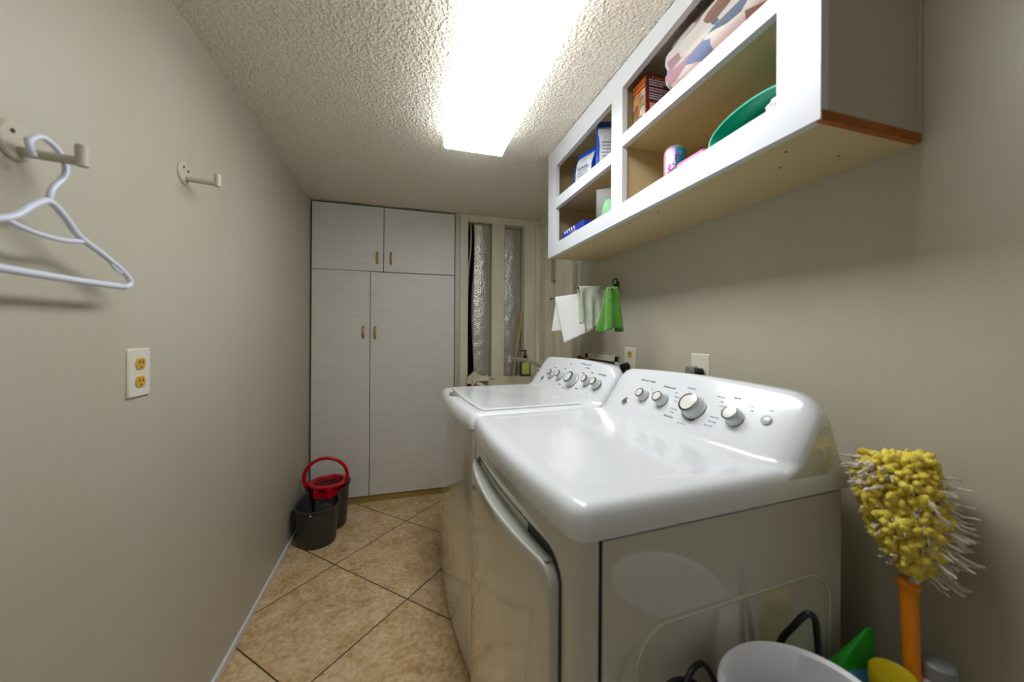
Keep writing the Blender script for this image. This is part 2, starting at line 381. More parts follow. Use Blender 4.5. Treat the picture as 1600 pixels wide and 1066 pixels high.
tag(obj('hose', bm, 'hose', smooth=True), 'tan flexible hose curving down behind sink faucet', 'hose')
# pvc pipe with print
p = thing('drain_pipe', 'pale plastic drain pipe with vertical print, beside end of drywall', 'pipe', (XR + .030, 2.075, 0))
bm = bmesh.new(); cyl(bm, (0, 0, 0), (0, 0, 2.04), .028, n=24); obj('pipe', bm, 'pvc', p, smooth=40)
text('ASTM D 2665  PVC 1120  DWV', .016, 'ink', p, frame_mat((-.0265, .011, 1.52), (0, 0, -1), (-.35, 1, 0)), 'printed_text')
# rough patch at the recess
bm = bmesh.new(); box(bm, (XR + .045, 2.422, 1.60), (XR + .069, 2.608, 1.90), .004)
tag(obj('masonry_patch', bm, mat('rough mortar', 'c4b8a0', .9, bump=(50, 1, .01), var=('a89c88', 25))), 'rough mortar patch between studs left of hanging white towel', 'masonry')

# ================================================================== TALL CABINET
cab = thing('storage_cabinet', 'tall whitewashed built-in cabinet filling the left of the back wall', 'cabinet', (-.13, YB + .2, 0))
def C(lo, hi): return [(lo[0] + .13, lo[1] - YB - .2, lo[2]), (hi[0] + .13, hi[1] - YB - .2, hi[2])]
bm = bmesh.new(); box(bm, *C((-.612, YB + .02, .045), (.358, YB + .40, HC - .012)), .001, 1)
obj('body', bm, 'rough_back', cab)
bm = bmesh.new(); box(bm, *C((-.612, YB + .012, 0), (.358, YB + .03, .047)), 0); obj('toe_kick', bm, 'toe', cab)
def door(x0, x1, z0, z1, hx, hz):
    bm = bmesh.new(); box(bm, *C((x0, YB, z0), (x1, YB + .018, z1)), .0018, 2); d = obj('door', bm, 'cab', cab)
    bm = bmesh.new(); X0, Y0 = hx + .13, -.2
    tube(bm, [(X0, Y0 + .001, hz - .036), (X0, Y0 - .014, hz - .030), (X0, Y0 - .022, hz), (X0, Y0 - .014, hz + .030), (X0, Y0 + .001, hz + .036)], .0062, n=10)
    for s in (-1, 1): cyl(bm, (X0, Y0 + .001, hz + s * .038), (X0, Y0 - .006, hz + s * .038), .008, .006, 12)
    obj('handle', bm, 'brass', d, smooth=True)['label'] = 'brass bow handle'
door(-.607, -.1475, 1.634, HC - .014, -.187, 1.730)
door(-.1435, .357, 1.634, HC - .014, -.096, 1.731)
door(-.607, -.2365, .050, 1.631, -.277, 1.203)
door(-.2325, .357, .050, 1.629, -.200, 1.200)

# ================================================================== CEILING LIGHT
L = thing('ceiling_light', 'long rectangular white lit fluorescent ceiling fixture above the dryer', 'ceiling light', (.305, 1.10, HC))
y0, y1 = -.66, .565
bm = bmesh.new()
def lr(x0, x1, ya, yb, z): return [(x0, ya, z), (x1, ya, z), (x1, yb, z), (x0, yb, z)]
loft(bm, [lr(-.139, .132, y0 + .003, y1 - .003, .004), lr(-.140, .133, y0, y1, -.030), lr(-.138, .131, y0 + .002, y1 - .002, -.064), lr(-.132, .125, y0 + .006, y1 - .006, -.070)])
bmesh.ops.recalc_face_normals(bm, faces=bm.faces)
for f in bm.faces: f.material_index = 0 if f.normal.z < -.5 else 1
obj('diffuser', bm, ['lamp', 'lamp_side'], L)
bm = bmesh.new()
loft(bm, [[(-.141, a, .002), (.134, a, .002), (.135, a, -.030), (.133, a, -.066), (.127, a, -.072), (-.134, a, -.072), (-.140, a, -.066), (-.142, a, -.030)] for a in (y1 - .003, y1 + .002)])
obj('end_cap', bm, mat('translucent end cap', 'e9e9e2', .4, emit=('f8fbff', LIGHT_STRENGTH * .5)), L)

# ================================================================== DRYER AND WASHER
PHI = math.radians(3.3)
P0 = Vector((.262, .52, 0)); DW = Vector((-math.sin(PHI), math.cos(PHI), 0))
DEP, WID, BOW = .675, .686, .020
def foot(ins, z, r=.035, ex=0.0, d1=None, n=7, m=16, D=DEP, W=WID):
    """rounded rectangle footprint with bowed front at inset ins"""
    d1 = D if d1 is None else d1
    lo_d, hi_d, lo_w, hi_w = ins - ex, d1 - max(0, ins * .3), ins, W - ins
    r = max(.006, r - ins * .4); pts = []
    def arc(cx, cy, a0, rr): return [(cx + rr * math.cos(math.radians(a0 + 90 * i / n)), cy + rr * math.sin(math.radians(a0 + 90 * i / n))) for i in range(n + 1)]
    pts += arc(hi_d - .008, hi_w - .008, 0, .008)
    pts += arc(lo_d + r, hi_w - r, 90, r)
    for i in range(1, m): t = i / m; pts.append((lo_d, hi_w - r + (lo_w - hi_w + 2 * r) * t))
    pts += arc(lo_d + r, lo_w + r, 180, r)
    pts += arc(hi_d - .008, lo_w + .008, 270, .008)
    out = []
    for d, w in pts:
        q = 2 * w / W - 1; k = max(0, 1 - d / .25)
        out.append((d - BOW * (1 - q * q) * k, w, z))
    return out
def bowd(w): q = 2 * w / WID - 1; return -BOW * (1 - q * q)
# console surface
ZT = [(.886, .413), (.905, .424), (.915, .434), (.921, .448), (.925, .462), (.932, .475), (1.062, .5704), (1.075, .580)]
def face_d(z):
    for (a, da), (b_, db) in zip(ZT, ZT[1:]):
        if z <= b_: return da + (db - da) * (z - a) / (b_ - a)
    return ZT[-1][1]
def console(parent, tall=0.0):
    bm = bmesh.new(); cols = []
    ws = [0, .003, .007, .012, .018, .026, .035, .045, .056, .068, .080, .092, .11] + [.11 + (WID - .22) * i / 14 for i in range(1, 14)]
    ws += [WID - w for w in ws[12::-1]]
    for w in ws:
        e = min(w, WID - w)
        k = max(0, 1 - e / .088); bend = .062 * (1 - math.sqrt(max(0, 1 - k ** 2.2)))
        kt = max(0, 1 - e / .075); zt = 1.080 + tall - .012 * (2 * w / WID - 1) ** 2 - .060 * (1 - math.sqrt(max(0, 1 - kt * kt)))
        col = []
        zf = zt - .006
        for i in range(25):
            t = i / 24; z = .886 + (zf - .886) * t
            if z > 1.062: d = .5704 + (z - 1.062) * .72
            else: d = face_d(z)
            col.append((d + bend * (1 - .25 * t), z))
        d_t = col[-1][0]
        back = .618 + .030 * (1 - k)
        col += [(d_t + .006, zt - .001), (d_t + .014, zt), (max(back - .012, d_t + .018), zt - .004), (max(back, d_t + .024), zt - .020), (.660, .886)]
        cols.append([bm.verts.new((d, w, z)) for d, z in col])
    for a, b_ in zip(cols, cols[1:]):
        for i in range(len(a) - 1): bm.faces.new((a[i], a[i+1], b_[i+1], b_[i]))
        bm.faces.new((a[0], b_[0], b_[-1], a[-1]))
    bm.faces.new(cols[0]); bm.faces.new(list(reversed(cols[-1])))
    bmesh.ops.recalc_face_normals(bm, faces=bm.faces)
    for f in bm.faces:
        c = f.calc_center_median()
        if len(f.verts) > 6: f.material_index = 1
        elif f.normal.x > .5 and c.z < 1.06: f.material_index = 1
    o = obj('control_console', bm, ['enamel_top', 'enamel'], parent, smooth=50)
    return o
FN = Vector((-.806, 0, .592)); FE = Vector((.592, 0, .806)); FP = Vector((.475, 0, .932))
def fmat(w, s, off=0.0): return frame_mat(FP + Vector((0, w, 0)) + FE * s + FN * off, (0, -1, 0), FE)
def knob(parent, w, s, r, h, name='knob'):
    mw = fmat(w, s)
    bm = bmesh.new(); lathe(bm, [(r * 1.12, 0), (r * 1.12, .003), (r, .006), (r * .86, h * .92), (r * .80, h)], n=28)
    k = obj(name, bm, 'knobbody', parent, smooth=40, mw=mw)
    bm = bmesh.new(); lathe(bm, [(r * .88, h * .78), (r * .94, h * .90), (r * .90, h * 1.03), (r * .72, h * 1.045)], n=28, cap0=False, cap1=False)
    for v in bm.verts: pass
    obj('knob_ring', bm, 'ring', k, smooth=60)['label'] = 'chrome ring of the knob'
    bm = bmesh.new(); lathe(bm, [(r * .75, h * .98), (r * .74, h * 1.04), (r * .5, h * 1.05), (.0005, h * 1.053)], n=28)
    obj('knob_cap', bm, 'knobcap', k, smooth=60)
    bm = bmesh.new(); lathe(bm, [(r * 1.16, .0002), (r * 1.16, .0022), (r * 1.10, .0024)], n=28)
    obj('knob_base', bm, 'chrome_dk', k, smooth=40)
    return k
def label(parent, w, s, txt, size, m='ink'): text(txt, size, m, parent, fmat(w, s, .0004))
def badge(parent, w, s):
    bm = bmesh.new(); lathe(bm, [(.0145, 0), (.0145, .0015), (.0125, .0028), (.012, .002), (.0005, .002)], n=28)
    b_ = obj('maker_badge', bm, 'chrome', parent, smooth=40, mw=fmat(w, s))
    text('GE', .013, 'chrome_dk', b_, Matrix.Translation((0, 0, .0024)), 'monogram')

def body_parts(t, far_side_visible=False):
    # cabinet shell: sides and back, then the bowed front panel in front of a dark joint
    bm = bmesh.new(); box(bm, (.0492, .004, .02), (.655, WID - .004, .8625), .002, 2)
    sh = obj('side_panels', bm, 'enamel', t)
    bm = bmesh.new(); box(bm, (.044, .008, .03), (.056, WID - .008, .858)); obj('panel_gap', bm, 'dark', t)['label'] = 'dark joint behind front panel'
    bm = bmesh.new()
    loft(bm, [foot(.005, z, .024, d1=.048, D=.048) for z in (.02, .3, .6, .8645)])
    obj('front_panel', bm, 'enamel', t, smooth=40)
    bm = bmesh.new()
    loft(bm, [foot(.006, z, .024, d1=.66) for z in (.861, .869)])
    obj('lid_shadow_gap', bm, 'dark', t)['label'] = 'dark joint under the top'
    for dd_ in (.06, .60):
        for w in (.06, WID - .06):
            bm = bmesh.new(); cyl(bm, (dd_, w, 0), (dd_, w, .022), .02, .017, 14); obj('foot', bm, 'black', t)
    return sh

# --- dryer
dry = thing('dryer', 'white front-loading dryer nearest the camera, with four silver-ringed knobs', 'dryer', P0, PHI)
sh = body_parts(dry)
# embossed outline on the side
bm = bmesh.new()
rr = rrect(.115, .615, .06, .70, .07, 10)
tube(bm, [(x, .0035, z) for x, z, _ in rr], .0042, n=8, smooth=0, closed=True, flat=1.0)
obj('side_emboss', bm, 'enamel', sh, smooth=True)
bm = bmesh.new()
prof = [(.000, .8675), (-.0025, .8700), (-.003, .874), (-.002, .892), (.000, .906), (.0035, .915), (.009, .9215), (.016, .9250), (.027, .9266), (.044, .9268), (.056, .9266), (.062, .9258), (.070, .9256)]
loft(bm, [foot(i, z, .026) for i, z in prof])
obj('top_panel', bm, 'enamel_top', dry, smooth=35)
console(dry)
# door: recessed frame, door slab, grip
def fr(w0, w1, z0, z1, r, off, seg=8, nb=10):
    """rounded rectangle in (w,z) laid on the bowed front"""
    out = []
    for cx, cz, a0 in ((w1 - r, z1 - r, 0), (w0 + r, z1 - r, 90), (w0 + r, z0 + r, 180), (w1 - r, z0 + r, 270)):
        for i in range(seg + 1):
            a = math.radians(a0 + 90 * i / seg); out.append((cx + r * math.cos(a), cz + r * math.sin(a)))
        if a0 in (0, 180):
            s = 1 if a0 == 180 else -1
            xa, xb = out[-1][0], (w0 + r if a0 == 0 else w1 - r); zz = out[-1][1]
            for i in range(1, nb): out.append((xa + (xb - xa) * i / nb, zz))
    return [(bowd(w) - off * (1 + 2.2 * (1 - (2 * w / WID - 1) ** 2)) + .005, w, z) for w, z in out]
bm = bmesh.new(); loft(bm, [fr(.052, .634, .055, .820, .055, -.002), fr(.052, .634, .055, .820, .055, .0006)])
obj('door_recess', bm, 'black', dry)
bm = bmesh.new()
loft(bm, [fr(.060, .626, .062, .800, .036, -.0006), fr(.060, .626, .062, .800, .036, .0090), fr(.0602, .6258, .0622, .7995, .036, .0098), fr(.061, .625, .063, .7980, .035, .0104), fr(.064, .622, .066, .794, .034, .0108), fr(.090, .596, .092, .768, .03, .0109)])
dr = obj('door', bm, 'enamel', dry, smooth=40)
bm = bmesh.new(); n_ = 24; A_, B2_ = [], []  # ledge on top of the door
for i in range(n_ + 1):
    w = .078 + (.624 - .078) * i / n_; k_ = 1 + 2.2 * (1 - (2 * w / WID - 1) ** 2)
    A_.append((bowd(w) + .0045, w, .8004)); B2_.append((bowd(w) - .0086 * k_ + .005, w, .8004))
loft(bm, [A_ + B2_[::-1], [(x, y, z + .0008) for x, y, z in A_ + B2_[::-1]]])
obj('door_grip', bm, 'grey_grip', dr)['label'] = 'grey top edge of the dryer door used as handle'
# console fittings
for (w, s, r, h) in ((.480, .079, .0165, .028), (.398, .079, .0185, .030), (.152, .079, .0195, .030)): knob(dry, w, s, r * 1.04, h * .9)
knob(dry, .275, .080, .031, .032)
bm = bmesh.new(); lathe(bm, [(.036, 0), (.036, .0006), (.034, .0008)], n=32); obj('dial_ring', bm, 'knobbody', dry, mw=fmat(.275, .080))
for k in range(9):
    a = math.radians(200 + k * 12); bm = bmesh.new(); box(bm, (-.0022, -.0016, 0), (.0022, .0016, .0012))
    obj('dial_tick', bm, 'black', dry, mw=fmat(.275 - .0385 * math.cos(a), .080 + .0385 * math.sin(a)) @ Matrix.Rotation(a, 4, 'Z'))
bm = bmesh.new(); lathe(bm, [(.0115, 0), (.0115, .004), (.009, .006), (.0005, .006)], n=24); obj('start_button', bm, 'knobbody', dry, smooth=40, mw=fmat(.080, .092))
badge(dry, .552, .045)
for a in ((.500, .137, 'Extended Tumble', .0095), (.398, .128, 'Temperature', .0095), (.172, .134, 'Signal', .0098), (.345, .036, 'Timed Dry', .0085),
          (.462, .110, 'On', .006), (.452, .098, 'Off', .006), (.362, .114, 'High', .006), (.352, .101, 'Medium', .006), (.350, .088, 'Low', .006),
          (.215, .128, 'More Dry', .0065), (.207, .115, 'Dry', .0065), (.198, .103, 'Less Dry', .0065), (.190, .091, 'Damp', .0065),
          (.205, .068, 'More Dry', .0065), (.205, .055, 'Less Dry', .0065), (.210, .042, 'Easy Care', .0065), (.290, .026, '60   50   40', .006), (.340, .062, 'Warm Up', .0062), (.340, .051, 'Fluff Air', .0062),
          (.128, .118, 'Loud', .006), (.122, .107, 'Off', .006), (.080, .118, 'Start', .0065)):
    label(dry, *a, m='ink' if a[3] > .008 else 'ink_l')
label(dry, .318, .138, 'Cottons', .0095, 'ink_b'); label(dry, .165, .105, 'Delicates', .006, 'ink_l')

# --- washer
PW = P0 + DW * .703
was = thing('washer', 'white top-loading washing machine with five knobs, beyond the dryer', 'washing machine', PW, PHI)
body_parts(was)
bm = bmesh.new()
profw = [(.000, .8675), (-.0025, .870), (-.003, .874), (-.001, .888), (.003, .902), (.009, .912), (.017, .919), (.028, .9225), (.040, .9235), (.050, .9235)]
loft(bm, [foot(i, z, .036) for i, z in profw])
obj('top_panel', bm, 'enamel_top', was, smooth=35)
def lidring(ins, z):
    pts = rrect(.050 + ins, .448, .050 + ins, WID - .050 - ins, .022, 5, z)
    return [(d + (bowd(w) * .8 if d < .2 else 0), w, z) for d, w, _ in pts]
def dens(ring, n=8):
    out = []
    for a, b_ in zip(ring, ring[1:] + ring[:1]):
        out.append(a)
        if math.dist(a, b_) > .1:
            for i in range(1, n):
                t = i / n; w = a[1] + (b_[1] - a[1]) * t; d = a[0] + (b_[0] - a[0]) * t
                if abs(a[0] - b_[0]) < .05 and d < .2: d = (.050 + bowd(w) * .8) + (a[0] - .050 - bowd(a[1]) * .8)
                out.append((d, w, a[2]))
    return out
bm = bmesh.new(); loft(bm, [dens(lidring(-.0022, .9228)), dens(lidring(-.0022, .9240))]); obj('lid_gap', bm, 'greyp', was)['label'] = 'dark gap around the lid'
bm = bmesh.new(); loft(bm, [dens(lidring(.0, .9222)), dens(lidring(.0, .9262)), dens(lidring(.003, .9275)), dens(lidring(.03, .9273)), dens(lidring(.036, .9268))])
lid = obj('lid', bm, 'enamel_top', was, smooth=35)
# finger scoop in the front rim below the lid, recess shade painted as grey
bm = bmesh.new(); vs = []
loft(bm, [[(bowd(w) + dd_ , w, zz) for w, dd_, zz in ((.375, .047, .9238), (.515, .047, .9238), (.488, .022, .9215), (.43, .016, .9195), (.40, .022, .9212))], [(bowd(w) + dd_, w, zz + .0012) for w, dd_, zz in ((.375, .047, .9238), (.515, .047, .9238), (.488, .022, .9215), (.43, .016, .9195), (.40, .022, .9212))]])
obj('lid_scoop', bm, 'greyp', lid)['label'] = 'finger scoop at lid front with its shade painted grey'
console(was)
for (w, s, r, h) in ((.449, .077, .0175, .028), (.365, .077, .0185, .028), (.127, .082, .0195, .028), (.046 + .002, .078, .0195, .028)): pass
for (w, s, r, h) in ((.440, .077, .0175, .028), (.356, .078, .0185, .028), (.118, .083, .0195, .028), (.040 + .002, .082, .0195, .028)): pass
WK = [(.452, .077, .0175, .028), (.366, .079, .0185, .028), (.240, .072, .030, .034), (.126, .083, .019, .028), (.048, .080, .019, .028)]
WK = [(w + .0 if w > .1 else .055, s, r, h) for w, s, r, h in WK]
for k in WK: knob(was, *k)
badge(was, .535, .044)
for a in ((.475, .118, 'Load Size', .0095), (.37, .122, 'Soak', .0095), (.135, .127, 'Rinse', .0095), (.060, .127, 'Fabric Softener', .009),
          (.345, .152, 'Wash', .008), (.22, .163, 'Wash  Rinse  Spin  Lid', .0095), (.19, .146, 'Lid Locked', .008), (.20, .118, 'Whites', .0075), (.185, .104, 'Colors', .0075),
          (.335, .038, 'Delicates', .0075), (.285, .026, 'Bulky', .0075), (.18, .040, 'Normal', .0075)):
    label(was, *a)
label(was, .09, .030, '°', .02, 'ink_l')

# ================================================================== SINK
sk = thing('laundry_sink', 'cream plastic laundry sink between washer and stud wall', 'sink', (.74, 2.43, 0))
bm = bmesh.new(); z1 = .868
def sq(i, z, r): return rrect(-.245 + i, .195 - i, -.27 + i, .262 - i, r, 6, z)
def sr(ix, z, r): return rrect(-.275 + ix, .285 - ix, -.30 + ix, .312 - ix, r, 6, z)
loft(bm, [sr(.10, .50, .05), sr(.03, .84, .05), sr(.0, .845, .04), sr(.0, z1 - .004, .04), sr(.004, z1, .04), sq(0, z1, .05), sq(.010, z1 - .006, .05), sq(.03, .60, .06), sq(.08, .535, .06)])
obj('basin', bm, 'sink', sk, smooth=40)
for sx in (-.2, .21):
    for sy in (-.22, .23):
        bm = bmesh.new(); cyl(bm, (sx, sy, 0), (sx * .95, sy * .95, .62), .016, n=12); obj('leg', bm, 'steel', sk)
bm = bmesh.new()
F = Vector((.965 - .74, 2.50 - 2.43, z1))
cyl(bm, F, F + Vector((0, 0, .03)), .030, .024, 20)
tube(bm, [F + Vector(v) for v in ((0, 0, .02), (-.012, 0, .075), (-.05, 0, .112), (-.12, 0, .135), (-.235, 0, .155))], lambda t: .019 - .005 * t, n=14)
fc = obj('faucet', bm, 'chrome', sk, smooth=50); fc['label'] = 'chrome faucet with long raised spout'
bm = bmesh.new(); e_ = F + Vector((-.245, 0, .152)); cyl(bm, e_ + Vector((0, 0, .022)), e_ + Vector((0, 0, -.026)), .018, .020, 16); cyl(bm, e_ + Vector((0, 0, -.026)), e_ + Vector((0, 0, -.032)), .019, .017, 16)
obj('spray_head', bm, 'chrome', fc, smooth=40)
bm = bmesh.new(); tube(bm, [F + Vector(v) for v in ((-.02, -.05, .0), (-.03, -.055, .05), (-.055, -.06, .08))], lambda t: .016 - .004 * t, n=12)
obj('faucet_handle', bm, 'chrome', fc, smooth=50)
# soap bottle on the sink deck
sb = thing('soap_bottle', 'dark pump soap bottle with lime label standing behind the faucet', 'soap bottle', (.905, 2.716, z1))
sb.scale = (1.2, 1, 1.2)
bm = bmesh.new(); loft(bm, [rrect(-.034, .034, -.020, .020, .012, 4, z) for z in (0, .095)] + [rrect(-.022, .022, -.016, .016, .012, 4, .112), rrect(-.012, .012, -.012, .012, .010, 4, .118)])
obj('bottle', bm, 'soap', sb, smooth=40)
bm = bmesh.new(); box(bm, (-.027, -.0215, .012), (.024, -.0195, .088)); obj('bottle_label', bm, 'lime', sb)['label'] = 'lime green label'
bm = bmesh.new(); cyl(bm, (0, 0, .116), (0, 0, .135), .013, n=16); cyl(bm, (0, 0, .135), (0, 0, .163), .005, n=10); cyl(bm, (0, 0, .160), (0, 0, .170), .012, .010, 14); cyl(bm, (0, 0, .166), (-.032, -.012, .162), .005, .004, 8)
obj('pump', bm, 'black', sb, smooth=40)
# loose pale sheet over the left corner
bm = bmesh.new(); V = []
random.seed(3)
for i in range(13):
    row = []
    for j in range(9):
        x = .435 + .165 * i / 12 + .01 * math.sin(j); y = 2.45 + .285 * j / 8
        z = z1 + .006 + .020 * max(0, math.sin(i * .8 + j * .5)) + .028 * sst(.5, 1, j / 8) * sst(.9, .1, i / 12) - .05 * sst(.06, 0, x - .435)
        row.append(bm.verts.new((x, y, z)))
    V.append(row)
for i in range(12):
    for j in range(8): bm.faces.new((V[i][j], V[i+1][j], V[i+1][j+1], V[i][j+1]))
o = obj('paper_sheet', bm, 'paper', smooth=True); s = o.modifiers.new('t', 'SOLIDIFY'); s.thickness = .002; s.offset = 1
tag(o, 'pale crumpled sheet lying over left corner of the sink', 'paper')

# ================================================================== WALL SHELF
SX = .733; SY0, SY1 = .487, 1.822; SZ0 = 1.600
shf = thing('wall_shelf', 'white open wall shelf unit with face frame hung above the dryer', 'shelf', (XR, 1.155, SZ0))
def S(p): return (p[0] - XR, p[1] - 1.155, p[2] - SZ0)
def sbox(bm, lo, hi, b_=0.0, mi=0): return box(bm, S(lo), S(hi), b_, 1, mi)
ztop = HC + .044
# face frame as one mesh with four openings (thickness 20 mm)
bm = bmesh.new()
def fq(pts):  # polygon on the frame plane extruded
    a = [S((SX, y, z)) for y, z in pts]; b_ = [S((SX + .02, y, z)) for y, z in pts]
    loft(bm, [a, b_])
OY = [(1.722, 1.200), (1.130, .571)]
zb = {1.722: 1.660, 1.200: 1.661, 1.130: 1.662, .571: 1.674}
zr0 = {1.722: 1.837, 1.200: 1.832, 1.130: 1.861, .571: 1.866}
zr1 = {1.722: 1.888, 1.200: 1.876, 1.130: 1.903, .571: 1.908}
zt_ = {1.722: 2.050, 1.200: 2.058, 1.130: 2.070, .571: 2.104}
fq([(SY1, SZ0), (1.722, SZ0), (1.722, ztop), (SY1, ztop)])
fq([(1.200, SZ0), (1.130, SZ0), (1.130, ztop), (1.200, ztop)])
fq([(.571, SZ0), (SY0, SZ0), (SY0, ztop), (.571, ztop)])
for a, b_ in OY:
    fq([(a, SZ0), (b_, SZ0), (b_, zb[b_]), (a, zb[a])]); fq([(a, zr0[a]), (b_, zr0[b_]), (b_, zr1[b_]), (a, zr1[a])]); fq([(a, zt_[a]), (b_, zt_[b_]), (b_, ztop), (a, ztop)])
obj('face_frame', bm, 'frame_white', shf)
bm = bmesh.new(); sbox(bm, (SX + .02, SY0 + .012, SZ0 + .001), (XR - .001, SY1 - .001, SZ0 + .018)); sbox(bm, (SX + .02, SY0 + .019, SZ0 + .035), (XR - .001, SY1 - .019, SZ0 + .050))
obj('bottom_panel', bm, 'shelf_in', shf)
bm = bmesh.new(); sbox(bm, (SX + .02, SY0 + .003, SZ0 + .018), (XR - .012, SY0 + .019, ztop - .004)); obj('end_panel', bm, 'shelf_side', shf)['label'] = 'greige painted end panel'
bm = bmesh.new(); sbox(bm, (SX + .004, SY0 - .0005, SZ0 - .001), (XR - .010, SY0 + .012, SZ0 + .0175)); obj('bottom_edge', bm, 'raw_edge', shf)['label'] = 'raw brown wood edge at the bottom corner'
bm = bmesh.new(); box(bm, S((XR - .012, SY0 + .001, SZ0 + .004)), S((XR - .0005, SY0 + .013, ztop - .004))); obj('end_strip', bm, 'shelf_side', shf)
bm = bmesh.new(); sbox(bm, (SX + .02, SY1 - .018, SZ0 + .018), (XR - .001, SY1 - .001, ztop - .004)); obj('far_panel', bm, 'shelf_in', shf)
bm = bmesh.new(); sbox(bm, (SX + .02, 1.147, SZ0 + .050), (XR - .001, 1.183, ztop - .004)); obj('divider', bm, 'shelf_in', shf)
bm = bmesh.new(); sbox(bm, (XR - .008, SY0 + .02, SZ0 + .05), (XR - .001, SY1 - .02, ztop - .004)); obj('back_panel', bm, 'shelf_in', shf)
bm = bmesh.new(); sbox(bm, (SX + .02, 1.184, 1.864), (XR - .009, SY1 - .019, 1.882)); obj('shelf_board', bm, 'shelf_in', shf)
bm = bmesh.new(); sbox(bm, (SX + .02, SY0 + .020, 1.872), (XR - .009, 1.146, 1.892)); obj('shelf_board', bm, 'shelf_in', shf)
for x, y in ((.80, .60), (.93, .58), (.86, .66), (.78, 1.15), (.80, 1.02)):
    bm = bmesh.new(); cyl(bm, S((x, y, SZ0 + .002)), S((x, y, SZ0 - .0006)), .0035, n=10); obj('screw_head', bm, 'greyp', shf)
F1, F2L, F2R = SZ0 + .050, 1.882, 1.892

# drink can
c = thing('drink_can', 'pink patterned drink can standing on the lower shelf', 'can', (.800, .945, F1), math.radians(20))
bm = bmesh.new(); lathe(bm, [(.024, 0), (.031, .006), (.0325, .014), (.0325, .108), (.030, .116)], n=36, cap1=False); obj('can_body', bm, 'canart', c, smooth=40)
bm = bmesh.new(); lathe(bm, [(.0302, .1155), (.027, .122), (.0255, .124), (.0245, .1215), (.0005, .121)], n=36, cap0=False); obj('can_top', bm, 'can_top', c, smooth=40)
for s, sz, zz, an in (('LaCroix', .026, .062, 200), ('~', .03, .090, 215), ('Razz', .016, .036, 205)):
    a = math.radians(an); ax = Vector((-math.sin(a), math.cos(a), 0))
    text(s, sz, mat('purple print', '4a1c78', .5), c, frame_mat((.0335 * math.cos(a), .0335 * math.sin(a), zz), ax * .5 + Vector((0, 0, .9)), -ax), 'printed_text')
# pink packet
bm = bmesh.new(); box(bm, (.762, .795, F1), (.860, .900, F1 + .052), .010, 3)
tag(obj('soft_packet', bm, 'pink', smooth=40), 'pink and purple flat packet between the can and teal tub', 'packet')
# teal tub on its side
t = thing('plastic_tub', 'teal oval plastic tub lying on its side on the lower shelf', 'tub', (.775, .665, F1 + .052))
def ov(a, b_, x, n=40): return [(x, a * math.cos(2*PI*k/n), b_ * math.sin(2*PI*k/n)) for k in range(n)]
bm = bmesh.new(); loft(bm, [ov(.100, .040, .18), ov(.115, .046, .03), ov(.115, .046, .012), ov(.125, .0515, .010), ov(.125, .0515, .0), ov(.119, .046, -.001), ov(.110, .0415, .012), ov(.095, .036, .172)])
obj('tub_body', bm, 'teal', t, smooth=35)
bm = bmesh.new(); random.seed(5)
bmesh.ops.create_icosphere(bm, subdivisions=4, radius=1)
for v in bm.verts:
    d = 1 + .14 * math.sin(v.co.y * 9 + v.co.x * 4) * math.cos(v.co.z * 7 + v.co.x * 5); v.co = Vector((.72 + 0, 0, 0)) * 0 + Vector((v.co.x * .06 * d + .080, v.co.y * .080 * d - .006, v.co.z * .030 * d - .004))
for v in bm.verts: v.co += Vector((.775, .665, F1 + .052))
tag(obj('folded_cloth', bm, 'tealcloth', smooth=True), 'pale teal and white cloth stuffed inside the teal tub', 'cloth')
bm = bmesh.new(); bmesh.ops.create_icosphere(bm, subdivisions=4, radius=1)
for v in bm.verts:
    d = 1 + .16 * math.sin(v.co.y * 8 + 1) * math.cos(v.co.z * 9 + v.co.x * 6); v.co = Vector((v.co.x * .018 * d + .794, v.co.y * .038 * d + .600, v.co.z * .020 * d + F1 + .060))
tag(obj('small_cloth', bm, 'pinkw', smooth=True), 'small pinkish-white cloth poking out of teal tub', 'cloth')

# brown carton
b_ = thing('carton', 'brown and orange printed cardboard carton on the upper shelf', 'box', (.775, 1.055, F2R))
bm = bmesh.new(); box(bm, (0, 0, 0), (.105, .075, .190), .001, 1); obj('box_body', bm, 'brown', b_)
fx = -.0006
bm = bmesh.new(); box(bm, (fx, .002, .148), (0.0, .073, .186)); obj('title_band', bm, mat('dark brown print', '7c3a14', .5), b_)
text('& Care Kit', .0155, 'orange', b_, frame_mat((fx - .0006, .0375, .170), (0, -1, 0), (0, 0, 1)))
bm = bmesh.new(); box(bm, (fx - .0006, .006, .152), (0, .069, .156)); obj('title_rule', bm, 'orange', b_)
m_, nt, bb = nodes('collage print'); M['collage'] = m_
tc = nt.nodes.new('ShaderNodeTexCoord'); v = nt.nodes.new('ShaderNodeTexVoronoi'); v.inputs['Scale'].default_value = 55; nt.links.new(tc.outputs['Object'], v.inputs['Vector'])
sp = nt.nodes.new('ShaderNodeSeparateColor'); nt.links.new(v.outputs['Color'], sp.inputs[0])
nt.links.new(ramp(nt, sp.outputs[0], [(0, '4a2a20'), (.3, '8c5a3c'), (.5, 'd08a4c'), (.7, '5c6a3c'), (.85, 'c8b8a0'), (1, '402820')]), bb.inputs['Base Color'])
bm = bmesh.new(); box(bm, (fx, .006, .030), (0, .034, .142)); box(bm, (fx, .040, .010), (0, .070, .142)); obj('photo_print', bm, 'collage', b_)
bm = bmesh.new()
for y0_, y1_, z0_, z1_ in ((.0045, .0355, .1425, .1445), (.0045, .0060, .03, .144), (.0355, .0370, .03, .144), (.0385, .0715, .1425, .1445), (.0385, .0398, .01, .144)): box(bm, (fx - .0002, y0_, z0_), (0, y1_, z1_))
obj('orange_border', bm, 'orange', b_)
fy = -.0006
